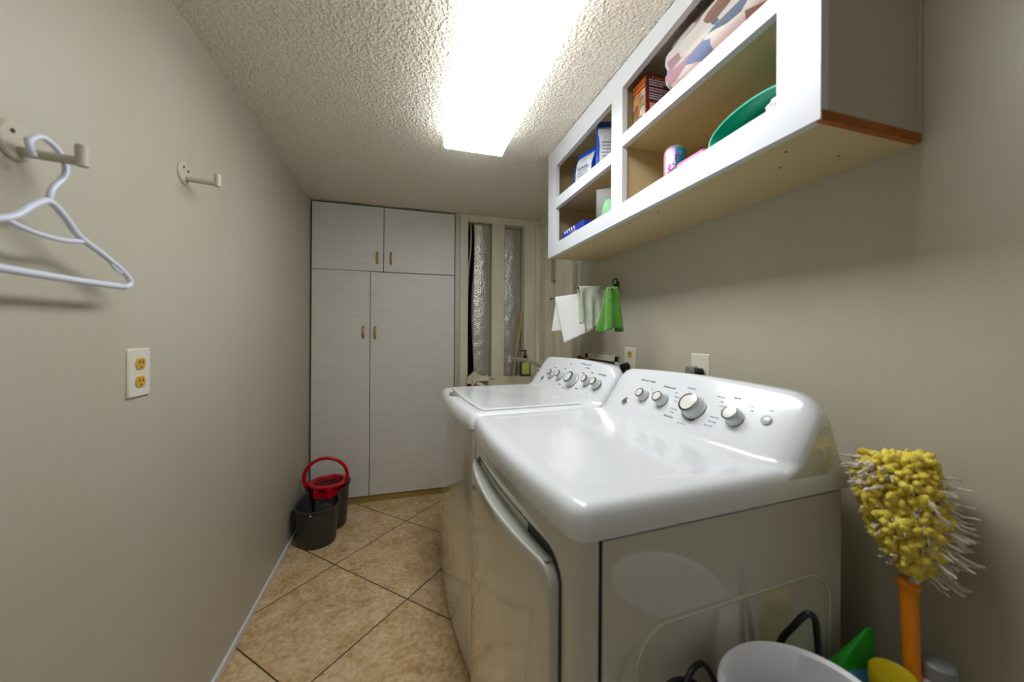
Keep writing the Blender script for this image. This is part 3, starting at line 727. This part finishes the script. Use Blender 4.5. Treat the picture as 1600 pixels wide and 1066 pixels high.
text('& Care Kit', .013, 'orange', b_, frame_mat((.052, fy, .178), (1, 0, 0), (0, 0, 1)))
bm = bmesh.new()
for k, z in enumerate((.166, .158, .150, .138, .130, .120, .112, .104)): box(bm, (.012, fy, z), (.092 - .012 * (k % 3), 0, z + .0045))
for z in (.036, .026, .016): box(bm, (.012, fy, z), (.080, 0, z + .0045))
obj('fine_print', bm, 'lilac', b_)
bm = bmesh.new(); box(bm, (.014, fy - .0002, .054), (.090, 0, .092)); obj('pictogram_border', bm, 'orange', b_)
bm = bmesh.new(); box(bm, (.018, fy - .0005, .058), (.086, 0, .088)); obj('pictogram', bm, 'lilac', b_)

# folded quilt
bm = bmesh.new(); rings = []
Lq = .36; nA = 96
for i in range(41):
    t = i / 40; y = .970 - Lq * t
    e0 = math.sqrt(max(0, 1 - max(0, 1 - t / .09) ** 2)); e1 = math.sqrt(max(0, 1 - max(0, 1 - (1 - t) / .05) ** 2)); sc = max(.02, e0 * e1)
    ring = []
    for k in range(nA):
        a = 2 * PI * k / nA; ca, sa = math.cos(a), math.sin(a)
        x = abs(ca) ** .5 * (1 if ca > 0 else -1); z = abs(sa) ** .6 * (1 if sa > 0 else -1)
        fz = ((z * 1.25 + .10 * math.sin(t * 7) + 3.1) % 1) - .5; lobe = 1 - .38 * max(0, abs(fz) * 2 - .35) ** 1.6 * (abs(ca) ** .5)
        ring.append((.862 + x * .095 * lobe * (.75 + .25 * sc), y, F2R + .046 + .084 + z * .084 * (.55 + .45 * sc) * (1 + .05 * math.sin(t * 5 + x))))
    if sc < .05: ring = [(.862 + (p[0] - .862) * .5, p[1], F2R + .11 + (p[2] - F2R - .11) * .35) for p in ring]
    rings.append(ring)
loft(bm, rings)
tag(obj('folded_blanket', bm, 'quilt', smooth=True), 'folded patchwork fleece blanket in white, green, blue and mauve on upper shelf', 'blanket')
bm = bmesh.new(); box(bm, (.762, .60, F2R), (.93, .960, F2R + .044), .010, 3)
tag(obj('folded_towel', bm, 'orange2', smooth=40), 'orange folded cloth beneath the patchwork blanket', 'cloth')
bm = bmesh.new(); tube(bm, [(.768, .978, F2R + .017), (.80, .985, F2R + .017), (.86, .985, F2R + .017)], .016, n=14)
tag(obj('cloth_roll', bm, 'white', smooth=50), 'small rolled white cloth between brown carton and orange cloth', 'cloth')

# bags, upper left compartment
def pouch(name, lab, loc, rz, w, d, h, grp):
    t = thing(name, lab, 'bag', loc, rz, grp)
    bm = bmesh.new(); R = []
    for k, (z, ww, dd_) in enumerate(((0, .94, .94), (.02, 1, 1), (.45, 1, .95), (.75, 1, .62), (.86, 1, .30), (.9, 1, .08), (1.0, 1, .06))):
        R.append(rrect(-w/2*ww, w/2*ww, -d/2*dd_, d/2*dd_, min(.008, d/2*dd_*.9), 3, z * h))
    loft(bm, R); body = obj('bag_body', bm, 'bag_w', t, smooth=40)
    bm = bmesh.new()
    loft(bm, [rrect(-w/2-.001, w/2+.001, -d*.17, d*.17, .004, 2, .84*h), rrect(-w/2-.001, w/2+.001, -d*.06, d*.06, .002, 2, .89*h), rrect(-w/2-.001, w/2+.001, -.003, .003, .001, 2, 1.005*h)])
    obj('top_seal', bm, 'bag_b', t, smooth=30)['label'] = 'blue crimped top of bag'
    bm = bmesh.new()
    for s in (-1, 1): loft(bm, [[(s*(w/2-.004), -d/2-.001, .0), (s*(w/2+.001), -d/2-.001, 0), (s*(w/2+.001), d/2+.001, 0), (s*(w/2-.004), d/2+.001, 0)], [(s*(w/2-.004), -d/2*.97-.001, .5*h), (s*(w/2+.001), -d/2*.97-.001, .5*h), (s*(w/2+.001), d/2+.001, .5*h), (s*(w/2-.004), d/2+.001, .5*h)], [(s*(w/2-.004), -d*.12, .86*h), (s*(w/2+.001), -d*.12, .86*h), (s*(w/2+.001), d*.12, .86*h), (s*(w/2-.004), d*.12, .86*h)]])
    obj('side_stripe', bm, 'bag_b', t)['label'] = 'blue side stripe'
    bm = bmesh.new()
    for k in range(6): box(bm, (-w*.32, -d/2-.0014, h*(.18+.07*k)), (w*(.30-.05*(k % 2)), -d/2+.002, h*(.18+.07*k)+.004))
    obj('print_lines', bm, 'ink_l', t)
    return t
pouch('pouch_bag', 'white and blue pouch bag, nearer and taller one in upper left compartment', (.812, 1.36, F2L), math.radians(-20), .085, .055, .205, None)
pouch('pouch_bag', 'white and blue pouch bag, farther shorter one of the pair on shelf', (.812, 1.535, F2L), math.radians(-75), .115, .055, .165, None)
# lower left compartment
t = thing('zip_bag', 'clear plastic bag holding a green item on the lower shelf', 'bag', (.795, 1.325, F1), math.radians(-40))
bm = bmesh.new(); loft(bm, [rrect(-.045, .045, -.012, .012, .006, 3, 0), rrect(-.047, .047, -.016, .016, .008, 3, .05), rrect(-.047, .047, -.003, .003, .002, 3, .145)]); obj('film', bm, 'clear', t, smooth=30)
bm = bmesh.new(); loft(bm, [rrect(-.030, .036, -.009, .009, .006, 3, .004), rrect(-.024, .036, -.010, .010, .006, 3, .06), rrect(-.010, .030, -.003, .003, .002, 3, .100)]); obj('contents', bm, 'greenf', t, smooth=30)['label'] = 'green contents'
t = thing('small_carton', 'dark blue carton with white zigzag print on the lower shelf', 'box', (.775, 1.500, F1))
bm = bmesh.new(); box(bm, (0, 0, 0), (.09, .225, .068), .001, 1); obj('box_body', bm, 'boxblue', t)
bm = bmesh.new()
for k in range(5):
    y = .085 + k * .026
    loft(bm, [[(-.0008, y, .052), (-.0008, y + .010, .052), (-.0008, y + .020, .0675), (-.0008, y + .010, .0675)], [(.0, y, .052), (.0, y + .010, .052), (.0, y + .020, .0675), (.0, y + .010, .0675)]])
box(bm, (-.0007, .07, .0), (0, .13, .045), mi=1)
obj('zigzag_print', bm, ['white', mat('tan print', 'a89878', .5)], t)

# ================================================================== RIGHT WALL FITTINGS
def plate(name, lab, cat, x, y, z, w, h, side, parent_only=False):
    """wall plate; side=-1 on the right wall facing -x, +1 on the left wall facing +x"""
    t = thing(name, lab, cat, (x, y, z))
    bm = bmesh.new()
    R = [[(side * d, a, b2) for a, b2, _ in rrect(-w/2+i, w/2-i, -h/2+i, h/2-i, .004, 3)] for i, d in ((0, 0), (0, .003), (.003, .006))]
    loft(bm, R); obj('cover_plate', bm, 'ivory', t, smooth=20)
    return t
def socket(t, z, side, m='gold', r=.017):
    bm = bmesh.new(); n = 24
    R = [[(side * d, rr * math.cos(2*PI*k/n), z + max(-rr*.78, min(rr*.78, rr * math.sin(2*PI*k/n)))) for k in range(n)] for d, rr in ((.005, r), (.0078, r), (.0082, r - .001))]
    loft(bm, R); s = obj('socket', bm, m, t); s['label'] = 'gold coloured socket face'
    bm = bmesh.new()
    for yy in (-.006, .006): box(bm, (side * .0078 if side > 0 else -.0088, yy - .0012, z - .001), (.0088 if side > 0 else -.0078, yy + .0012, z + .008))
    box(bm, (.0078 if side > 0 else -.0088, -.0022, z - .010), (.0088 if side > 0 else -.0078, .0022, z - .006))
    obj('socket_slots', bm, 'dark', s)
t = plate('wall_outlet', 'ivory outlet with two gold sockets on the bare left wall', 'outlet', XL, 1.098, 1.1005, .076, .116, 1)
socket(t, .0215, 1); socket(t, -.0215, 1)
t = plate('wall_outlet', 'ivory outlet with gold socket above the washer, black plug below', 'outlet', XR, 1.508, 1.068, .085, .135, -1)
socket(t, .036, -1)
pl = thing('power_plug', 'black plug with cord in the outlet behind the washer console', 'plug', (XR - .009, 1.520, 1.046))
bm = bmesh.new(); cyl(bm, (0, 0, 0), (-.030, 0, -.004), .019, .016, 16); cyl(bm, (-.024, 0, .004), (-.026, 0, -.055), .015, .008, 14); obj('plug_body', bm, 'black', pl, smooth=40)
bm = bmesh.new(); tube(bm, [(-.026, 0, -.05), (-.028, .0, -.12), (-.022, .02, -.25), (-.02, .03, -.6)], .005); obj('cord', bm, 'black', pl, smooth=True)
t = plate('dryer_outlet', 'square ivory wall plate behind the top of the dryer console', 'outlet', XR, 1.080, 1.062, .085, .135, -1)
pl = thing('round_plug', 'round grey plug in the plate behind the dryer', 'plug', (XR - .0065, 1.092, 1.058))
bm = bmesh.new(); cyl(bm, (0, 0, 0), (-.030, .012, 0), .026, .025, 24); obj('plug_body', bm, 'greyp', pl, smooth=40)
bm = bmesh.new(); cyl(bm, (-.004, -.028, .006), (-.026, -.020, .008), .015, .014, 16); tube(bm, [(-.022, -.022, 0), (-.03, -.024, -.03), (-.025, -.02, -.10), (-.02, -.02, -.4)], .007); obj('cord', bm, 'black', pl, smooth=40)
# washer supply box
wb = thing('washer_box', 'ivory recessed water supply box in wall behind washer', 'valve box', (XR, 1.79, .995))
bm = bmesh.new(); a_, b2, c_, d_ = -.185, .155, -.09, .092
for lo, hi in (((-.008, a_, c_), (0, a_ + .03, d_)), ((-.008, b2 - .03, c_), (0, b2, d_)), ((-.008, a_, c_), (0, b2, c_ + .03)), ((-.008, a_, d_ - .03), (0, b2, d_))): box(bm, lo, hi, .002, 1)
obj('box_frame', bm, 'ivory', wb)
bm = bmesh.new(); box(bm, (-.0035, a_ + .028, c_ + .028), (-.0005, b2 - .028, d_ - .028)); obj('box_interior', bm, mat('dark brown recess', '4a3820', .8), wb)
bm = bmesh.new(); lathe(bm, [(.006, 0), (.018, .004), (.018, .016), (.008, .022)], n=18); v = thing('valve_handle', 'small red valve handle on the wall left of the supply box', 'valve', (XR - .02, 1.985, 1.052))
o = obj('hand_wheel', bm, 'red', v, smooth=40); o.rotation_euler = (0, -PI/2, 0)
bm = bmesh.new(); cyl(bm, (0, 0, 0), (.02, 0, 0), .006, n=10); obj('stem', bm, 'brass', v)

# ================================================================== TOWEL RACK AND CLOTHS
rk = thing('towel_rack', 'dark swing-arm towel rack with three rods on the right wall', 'towel rack', (XR, 1.617, 1.44))
bm = bmesh.new(); box(bm, (-.008, -.008, -.024), (0, .008, .024), .003, 2); cyl(bm, (-.016, 0, -.018), (-.016, 0, .010), .007, n=14)
tube(bm, [(-.006, 0, .018), (-.010, 0, .034), (-.026, 0, .034), (-.030, 0, .010), (-.018, 0, .0)], .003)
obj('wall_bracket', bm, 'black', rk, smooth=40)
def W(p): return Vector(p) - Vector((XR, 1.617, 1.44))
bars = [((1.012, 1.635, 1.425), (.792, 1.922, 1.396)), ((1.012, 1.617, 1.434), (.792, 1.601, 1.422)), ((1.012, 1.600, 1.428), (.815, 1.331, 1.384))]
for a, b_ in bars:
    bm = bmesh.new(); cyl(bm, W(a), W(b_), .0042, n=10); bmesh.ops.create_uvsphere(bm, u_segments=10, v_segments=8, radius=.007, matrix=Matrix.Translation(W(b_)))
    obj('rod', bm, 'chrome_dk', rk, smooth=40)
def cloth(name, lab, mtl, A, B_, front, back, rip=.006, off=.006, nu=26, seed=1, fold=5):
    """A,B_: rod ends of the cloth; front/back = (drop at A, drop at B_, slide at A, slide at B_) towards the room / wall side"""
    A, B_ = Vector(A), Vector(B_); ax = (B_ - A); ln = ax.length; ax.normalize(); nrm = ax.cross(Vector((0, 0, 1))).normalized()
    if nrm.dot(-Vector((A.x, A.y, 0))) < 0: nrm = -nrm
    random.seed(seed); ph = random.uniform(0, 6)
    bm = bmesh.new(); V = []
    nv = 22
    for i in range(nu + 1):
        s = i / nu; col = []
        dF = front[0] + (front[1] - front[0]) * s; dB = back[0] + (back[1] - back[0]) * s
        sF = front[2] + (front[3] - front[2]) * s; sB = back[2] + (back[3] - back[2]) * s
        P = A + ax * ln * s
        for j in range(nv, 0, -1):
            t = j / nv; w = rip * math.sin(s * fold * 2 * PI + ph + t * 1.3) * t ** .6 + rip * .5 * math.sin(s * fold * 4.7 + t * 5)
            col.append(P + nrm * (off + w + .010 * t) + ax * sF * t + Vector((0, 0, -dF * t)))
        for k in range(5):
            an = PI * k / 4; col.append(P + nrm * off * math.cos(an) + Vector((0, 0, off * math.sin(an))))
        for j in range(1, nv + 1):
            t = j / nv; w = rip * .8 * math.sin(s * fold * 2 * PI + ph + 1) * t ** .6
            col.append(P - nrm * (off + w + .004) + ax * sB * t + Vector((0, 0, -dB * t)))
        V.append([bm.verts.new(p) for p in col])
    for a, b_ in zip(V, V[1:]):
        for j in range(len(a) - 1): bm.faces.new((a[j], a[j+1], b_[j+1], b_[j]))
    o = obj(name, bm, mtl, smooth=True); s_ = o.modifiers.new('t', 'SOLIDIFY'); s_.thickness = .0025; s_.offset = 0
    return tag(o, lab, 'towel')
def lerp(a, b_, t): return tuple(x + (y - x) * t for x, y in zip(a, b_))
cloth('hand_towel', 'plain white towel hanging on the far rod of towel rack', 'towel_w', lerp(*bars[0], .92), lerp(*bars[0], .30), (.250, .190, -.075, .02) if False else (.255, .195, .065, .01), (.185, .18, -.03, -.02), .004, .006, seed=2, fold=1.5)
cloth('dish_cloth', 'wrinkled grey-green cloth on middle rod of towel rack', 'towel_g', lerp(*bars[1], .95), lerp(*bars[1], .18), (.215, .170, .03, -.02), (.175, .16, .015, -.01), .009, .006, seed=4, fold=3)
# green cloth: gathered over the rod pointing at the room
bm = bmesh.new(); A = Vector(lerp(*bars[2], .96)); ax = (Vector(bars[2][0]) - Vector(bars[2][1])).normalized(); sd = ax.cross(Vector((0, 0, 1))).normalized(); V = []
random.seed(8)
nu, nv = 60, 22
for i in range(nu + 1):
    s = i / nu; ang = 2 * PI * s; col = []
    for j in range(nv + 1):
        t = j / nv
        ex = .023 + .021 * t ** .9; dp = .018 + .022 * t
        fold = 1 + (.05 + .30 * t) * math.sin(4 * ang + .6 + .7 * t) + .12 * t * math.sin(7 * ang + 1)
        drop = .186 * t * (1 - .07 * (1 - math.cos(ang * 2 + 1)) * t)
        col.append(A + sd * (-ex * math.cos(ang) * fold - .006 * t) + ax * (dp * math.sin(ang) * fold + .05) + Vector((0, 0, .010 * (1 - t) - drop)))
    V.append(col)
VV = [[bm.verts.new(p) for p in c] for c in V[:-1]]; VV.append(VV[0])
for a, b_ in zip(VV, VV[1:]):
    for j in range(nv): bm.faces.new((a[j], a[j+1], b_[j+1], b_[j]))
bm.faces.new([c[0] for c in VV[:-1]])
o = obj('cleaning_cloth', bm, 'towel_gr', smooth=True); s_ = o.modifiers.new('t', 'SOLIDIFY'); s_.thickness = .003
tag(o, 'bright green microfibre cloth bunched on nearest rod of towel rack', 'towel')

# ================================================================== LEFT WALL HOOKS AND HANGER
def hook(y, z, lab, drop):
    t = thing('wall_hook', lab, 'hook', (XL, y, z), 0, 'painted wall hooks')
    bm = bmesh.new(); R = [[(d, r * .94 * math.cos(2*PI*k/28), r * math.sin(2*PI*k/28)) for k in range(28)] for r, d in ((.033, 0), (.033, .003), (.030, .006))]
    loft(bm, R); obj('mount_plate', bm, 'hookm', t, smooth=30)
    bm = bmesh.new(); tube(bm, [(.004, .004, -.015), (.03, .007, -.017), (.078, .011, -.019)], .0078, n=14)
    cyl(bm, (.0795, .0115, -.0270), (.0795, .0115, .008), .0090, n=16); obj('peg', bm, 'hookm', t, smooth=40)
    for yy, zz in ((-.010, .012), (.012, .008)):
        bm = bmesh.new(); cyl(bm, (.0055, yy, zz), (.0075, yy, zz), .0035, n=10); obj('screw', bm, 'chrome_dk', t)
    return t
hook(1.283, 1.660, 'empty greige wall hook farther along the left wall', 0)
hook(.806, 1.512, 'greige wall hook holding the white hanger, near left edge', 0)
bm = bmesh.new(); hx = -.568
# hook of the hanger
pts = [(hx - .012, .790, 1.483), (hx - .012, .782, 1.503), (hx - .010, .800, 1.520), (hx - .006, .822, 1.512), (hx - .002, .833, 1.488), (hx, .828, 1.468), (hx, .806, 1.438), (hx, .800, 1.415)]
tube(bm, pts, .0048, n=10)
yc = .800
sh_ = [(0, 1.415), (.030, 1.398), (.060, 1.372), (.115, 1.350), (.165, 1.328), (.190, 1.310), (.188, 1.298), (.172, 1.293)]
sh_ = [(a * .98, b_) for a, b_ in sh_]
outer = [(hx, yc + a, z) for a, z in sh_]
tube(bm, [(hx, yc - a, z) for a, z in reversed(sh_)] + outer[1:], .0055, n=10)
tube(bm, [(hx, yc - .170, 1.293), (hx, yc - .06, 1.291), (hx, yc + .06, 1.291), (hx, yc + .170, 1.293)], .0062, n=10)
tube(bm, [(hx, yc - .075, 1.366), (hx, yc - .035, 1.358), (hx, yc, 1.356), (hx, yc + .035, 1.358), (hx, yc + .075, 1.366)], .0042, n=8)
for s in (-1, 1): tube(bm, [(hx, yc + s * .128, 1.343), (hx, yc + s * .145, 1.327), (hx, yc + s * .165, 1.322)], .003, n=8)
tag(obj('clothes_hanger', bm, 'hanger', smooth=True), 'white plastic clothes hanger hanging from the near left wall hook', 'hanger')

# ================================================================== MOP BUCKET
bk = thing('mop_bucket', 'charcoal two-lobed mop bucket with red handle in the back left corner', 'bucket', (-.462, 2.43, 0))
cA, rA = Vector((-.014, -.098)), .114; cB, rB = Vector((.010, .086)), .122
def peanut(scale, zf, n=72, off=0.0):
    out = []
    for k in range(n):
        a = 2 * PI * k / n; d = Vector((math.cos(a), math.sin(a))); best = []
        for c_, r_q in ((cA, rA * scale + off), (cB, rB * scale + off)):
            bq = d.dot(c_); disc = bq * bq - c_.length_squared + r_q * r_q
            best.append(bq + math.sqrt(disc) if disc > 0 else 0)
        k_ = 40; rad = math.log(sum(math.exp(k_ * x) for x in best)) / k_
        p = d * min(rad, max(best) + .012); s = max(0, min(1, (p.y + .12) / .22)); s = s * s * (3 - 2 * s)
        out.append((p.x, p.y, zf(s)))
    return out
top = lambda s: .215 + .050 * s
bm = bmesh.new()
R = [peanut(.84, lambda s: 0.0), peanut(.86, lambda s: .006)] + [peanut(.86 + .12 * q, lambda s, q=q: .006 + (top(s) - .016) * q) for q in (.25, .5, .75, .97)] + [peanut(1.0, lambda s: top(s) - .012, off=.004), peanut(1.0, lambda s: top(s) - .002, off=.007), peanut(1.0, top, off=.003), peanut(.95, lambda s: top(s) - .003), peanut(.93, lambda s: top(s) - .02), peanut(.82, lambda s: .02)]
loft(bm, R); obj('bucket_body', bm, 'charcoal', bk, smooth=45)
# wringer basket and red collar
bc = (cB.x, cB.y, 0)
bm = bmesh.new(); lathe(bm, [(.103, .258), (.112, .262), (.112, .272), (.088, .276), (.083, .270), (.083, .220), (.088, .205), (.098, .205), (.101, .24)], bc, n=48, cap0=False, cap1=False)
V = None
obj('wringer_collar', bm, 'red', bk, smooth=40)['label'] = 'red collar around wringer basket'
for x_, y_, z_ in ((.02, -.100, .208), (-.05, -.080, .205)):
    bm = bmesh.new(); cyl(bm, (bc[0] + x_, bc[1] + y_, z_), (bc[0] + x_, bc[1] + y_, .262), .019, n=20); obj('collar_lug', bm, 'red', bk, smooth=40)
bm = bmesh.new()
for k in range(36):
    a = 2 * PI * k / 36; box(bm, (-.002, -.002, .10), (.002, .002, .25)); 
    for v in bm.verts[-8:]:
        x, y = v.co.x, v.co.y; v.co.x = bc[0] + (.079 + x) * math.cos(a) - y * math.sin(a); v.co.y = bc[1] + (.079 + x) * math.sin(a) + y * math.cos(a)
for z in (.10, .14, .18, .22, .25): lathe(bm, [(.077, z), (.081, z), (.081, z + .004), (.077, z + .004)], bc, n=36, cap0=False, cap1=False)
lathe(bm, [(.079, .10), (.0005, .098)], bc, n=36, cap0=False, cap1=False)
obj('wringer_basket', bm, 'steel', bk)['label'] = 'perforated grey wringer basket'
bm = bmesh.new(); pts = []
for k in range(25):
    a = math.radians(-28 + 236 * k / 24); pts.append((.002 + .121 * math.cos(a), .050 - .015 * math.sin(a), .312 + .118 * math.sin(a)))
tube(bm, pts, .0095, n=10, smooth=2, flat=1.3)
obj('carry_handle', bm, 'red', bk, smooth=True)['label'] = 'red arched carrying handle'
bm = bmesh.new(); cyl(bm, (cA.x - .01, cA.y - .116, .198), (cA.x - .01, cA.y - .121, .198), .004, n=10); obj('drain_plug', bm, 'ivory', bk)

# ================================================================== FOREGROUND RIGHT
tb = thing('side_table', 'low white side table beside dryer carrying bin and cleaning supplies', 'table', (.76, .375, 0))
bm = bmesh.new(); box(bm, (-.30, -.16, .375), (.25, .150, .400), .004, 2); obj('table_top', bm, 'table', tb)
for sx in (-.27, .22):
    for sy in (-.13, .12):
        bm = bmesh.new(); box(bm, (sx - .014, sy - .014, 0), (sx + .014, sy + .014, .376), .002, 1); obj('leg', bm, 'table', tb)
TZ = .400
bm = bmesh.new()
lathe(bm, [(.085, .0), (.089, .004), (.108, .20), (.117, .242), (.121, .248), (.117, .253), (.110, .248), (.103, .20), (.083, .010), (.0005, .008)], n=56, cap1=False, sy=.90)
o = obj('waste_bin', bm, mat('translucent white plastic', 'd9dadd', .35), smooth=45); o.location = (.578, .400, TZ)
tag(o, 'round white plastic bin with rolled rim at the bottom edge beside dryer', 'bin')
bm = bmesh.new(); tube(bm, [(.690, .526, .408), (.684, .522, .58), (.682, .516, .625), (.690, .500, .662), (.701, .486, .692), (.711, .478, .690), (.716, .476, .655), (.724, .474, .55), (.730, .474, .408)], .0058, n=10)
tag(obj('black_strap', bm, 'black', smooth=True), 'black cord bent into a loop standing behind the white bin', 'cord')
bm = bmesh.new(); tube(bm, [(.560, .526, .410), (.545, .526, .55), (.515, .522, .612), (.484, .512, .632), (.456, .503, .622), (.432, .495, .585), (.418, .480, .35), (.42, .44, .10), (.44, .40, .012), (.50, .37, .008)], .0048, n=10)
tag(obj('black_cable', bm, 'black', smooth=True), 'thin black power cord drooping left of the white bin', 'cord')
bm = bmesh.new(); tube(bm, [(.535, .512, .408), (.520, .512, .52), (.490, .510, .592), (.450, .506, .622), (.412, .500, .626), (.375, .494, .60), (.362, .475, .35), (.362, .44, .10), (.38, .38, .012), (.42, .34, .008)], .0042, n=10)
tag(obj('black_cable', bm, 'black', smooth=True), 'lower of two black cords at the foot of the dryer side', 'cord')
# green bag
g = thing('detergent_bag', 'bright green bag with blue print between white bin and wall', 'bag', (.868, .512, TZ), math.radians(-12))
bm = bmesh.new(); loft(bm, [rrect(-.070, .040, -.018, .018, .010, 4, 0), rrect(-.072, .042, -.018, .018, .010, 4, .09), rrect(-.052, .043, -.012, .012, .008, 4, .135), rrect(-.012, .044, -.007, .007, .005, 4, .170), rrect(.030, .044, -.002, .002, .001, 4, .208)])
obj('bag_body', bm, 'greenf', g, smooth=40)
bm = bmesh.new(); loft(bm, [[(-.040, -.0185, .098), (.012, -.0185, .098), (.028, -.0095, .150), (-.012, -.0095, .150)], [(-.040, -.015, .098), (.012, -.015, .098), (.028, -.006, .150), (-.012, -.006, .150)]]); obj('bag_label', bm, 'blue_l', g)['label'] = 'light blue print'
# yellow tub
y = thing('yellow_jar', 'yellow round lidded jar partly behind the orange duster handle', 'jar', (.872, .450, TZ))
y.rotation_euler = (math.radians(0), 0, 0)
bm = bmesh.new(); lathe(bm, [(.031, 0), (.033, .004), (.033, .145), (.030, .152)], n=32); obj('jar_body', bm, 'yellow', y, smooth=40)
bm = bmesh.new(); lathe(bm, [(.034, .150), (.034, .172), (.031, .176), (.027, .173), (.0005, .173)], n=32); obj('jar_lid', bm, 'yellow', y, smooth=40)
# white bottle
w_ = thing('supply_bottle', 'white bottle with grey cap standing right of the orange duster handle', 'bottle', (.962, .432, TZ - .0))
bm = bmesh.new(); lathe(bm, [(.030, 0), (.033, .005), (.033, .135), (.028, .152), (.018, .162)], n=32); obj('bottle_body', bm, 'whitep', w_, smooth=40)
bm = bmesh.new(); lathe(bm, [(.024, .160), (.025, .164), (.025, .186), (.021, .190), (.0005, .190)], n=28); obj('cap', bm, 'capgrey', w_, smooth=40)
# duster
K = .93 / .9
def DP(x, yv, z): return Vector((x * K, yv * K, 1.2 - (1.2 - z) * K))
du = thing('duster', 'yellow fluffy duster with beige strands on an orange handle', 'duster', DP(.9, .434, .60).xy.to_3d() + Vector((0, 0, TZ)))
O = Vector(du.location)
bm = bmesh.new(); a = DP(.9, .432, .50) - O; a.z = 0.001; b_ = DP(.9, .443, .730) - O
cyl(bm, a, b_, .0115, .0135, 20); cyl(bm, b_ - (b_ - a).normalized() * .004, b_ + (b_ - a).normalized() * .012, .0145, .0185, 20); cyl(bm, b_ + (b_ - a).normalized() * .012, b_ + (b_ - a).normalized() * .020, .0185, .012, 20)
obj('handle', bm, 'orangep', du, smooth=40)['label'] = 'orange tubular handle'
c0 = DP(.9, .434, .768) - O; c1 = DP(.9, .470, .968) - O
bm = bmesh.new(); tube(bm, [b_ + Vector((0, -.004, .018)), c0 + Vector((0, -.002, -.012)), c0 + (c1 - c0) * .15], .006, n=10)
obj('neck', bm, 'whitep', du, smooth=40)['label'] = 'white neck'
random.seed(21); bm = bmesh.new(); axd = (c1 - c0).normalized(); u1 = axd.orthogonal().normalized(); v1 = axd.cross(u1); HL = (c1 - c0).length
def rad(t): return .055 * math.sqrt(max(0, 1 - (abs(t - .60) / .62) ** 2.4)) * (.72 + .28 * min(1, t / .5))
bmesh.ops.create_icosphere(bm, subdivisions=3, radius=1)
for v in bm.verts:
    t = .5 + .5 * v.co.z; rr_ = .9 * rad(t) / max(.3, math.sqrt(max(.01, 1 - v.co.z ** 2))) ; v.co = c0 + axd * HL * t + (u1 * v.co.x + v1 * v.co.y) * min(rr_, .05)
tmp = bmesh.new(); bmesh.ops.create_icosphere(tmp, subdivisions=2, radius=1); TV = [v.co.copy() for v in tmp.verts]; TF = [[v.index for v in f.verts] for f in tmp.faces]; tmp.free()
for k in range(950):
    t = random.uniform(.0, 1.02); a = random.uniform(0, 2 * PI); rr_ = rad(min(t, 1)) * random.uniform(.80, 1.10)
    c_ = c0 + axd * HL * t + (u1 * math.cos(a) + v1 * math.sin(a)) * rr_
    d = (u1 * math.cos(a) + v1 * math.sin(a) + axd * random.uniform(-.4, .4) + Vector((random.uniform(-.9, .9), random.uniform(-.9, .9), random.uniform(-.9, .9)))).normalized()
    s = random.uniform(.0036, .0078); X_ = Matrix.Translation(c_) @ d.to_track_quat('Z', 'Y').to_matrix().to_4x4() @ Matrix.Diagonal((s, s * random.uniform(.8, 1.4), s * random.uniform(1.3, 2.6), 1))
    vv = [bm.verts.new(X_ @ (p * random.uniform(.86, 1.12))) for p in TV]
    for f in TF: bm.faces.new([vv[i] for i in f])
obj('yellow_head', bm, 'chen_y', du, smooth=True)
# beige strands, longer towards the wall side of the head
bm = bmesh.new(); right = Vector((math.cos(th), -math.sin(th), 0))
def strand(p, d, ln, wd_):
    n = 6; pts = [p + d * ln * i / n + Vector((random.uniform(-1, 1), random.uniform(-1, 1), random.uniform(-1, 1) - .25 * i)) * .0022 for i in range(n + 1)]
    tube(bm, pts, lambda t: wd_ * (1 - .35 * t), n=6, smooth=2, flat=.55)
for k in range(380):
    t = random.uniform(.02, .9); a = random.gauss(0, .75); d = (right * math.cos(a) + fw * math.sin(a) + Vector((0, 0, random.uniform(-.55, .10)))).normalized()
    if d.x > 0 and O.x + d.x * .1 > 1.04: d = (d - Vector((d.x * .45, 0, 0))).normalized()
    ln_ = random.uniform(.03, .058)
    p = c0 + axd * HL * t + d * rad(t) * .75
    mxx = (1.018 - O.x - p.x) / max(.001, d.x) if d.x > 0 else 1
    strand(p, d, min(ln_, max(.008, mxx)), random.uniform(.0016, .0030))
for k in range(60):
    t = random.choice([random.uniform(.05, .75), random.uniform(.80, .92)]); a = random.gauss(0, .35); d = (-right * math.cos(a) - fw * math.sin(a) + Vector((0, 0, random.uniform(-.3, .25)))).normalized()
    strand(c0 + axd * HL * t + d * rad(t) * .8, d, random.uniform(.012, .028) if t < .8 else random.uniform(.025, .045), random.uniform(.0030, .0042))
for k in range(26):
    t = random.uniform(.15, .9); a = random.uniform(-.5, .4); d = (-fw * math.cos(a) + right * math.sin(a)).normalized(); p = c0 + axd * HL * t + d * rad(t) * 1.02
    strand(p, (Vector((random.uniform(-.3, .3), 0, -1)) + d * .15).normalized(), random.uniform(.014, .026), random.uniform(.003, .0042))
obj('strands', bm, 'chen_b', du, smooth=True)['kind'] = 'stuff'
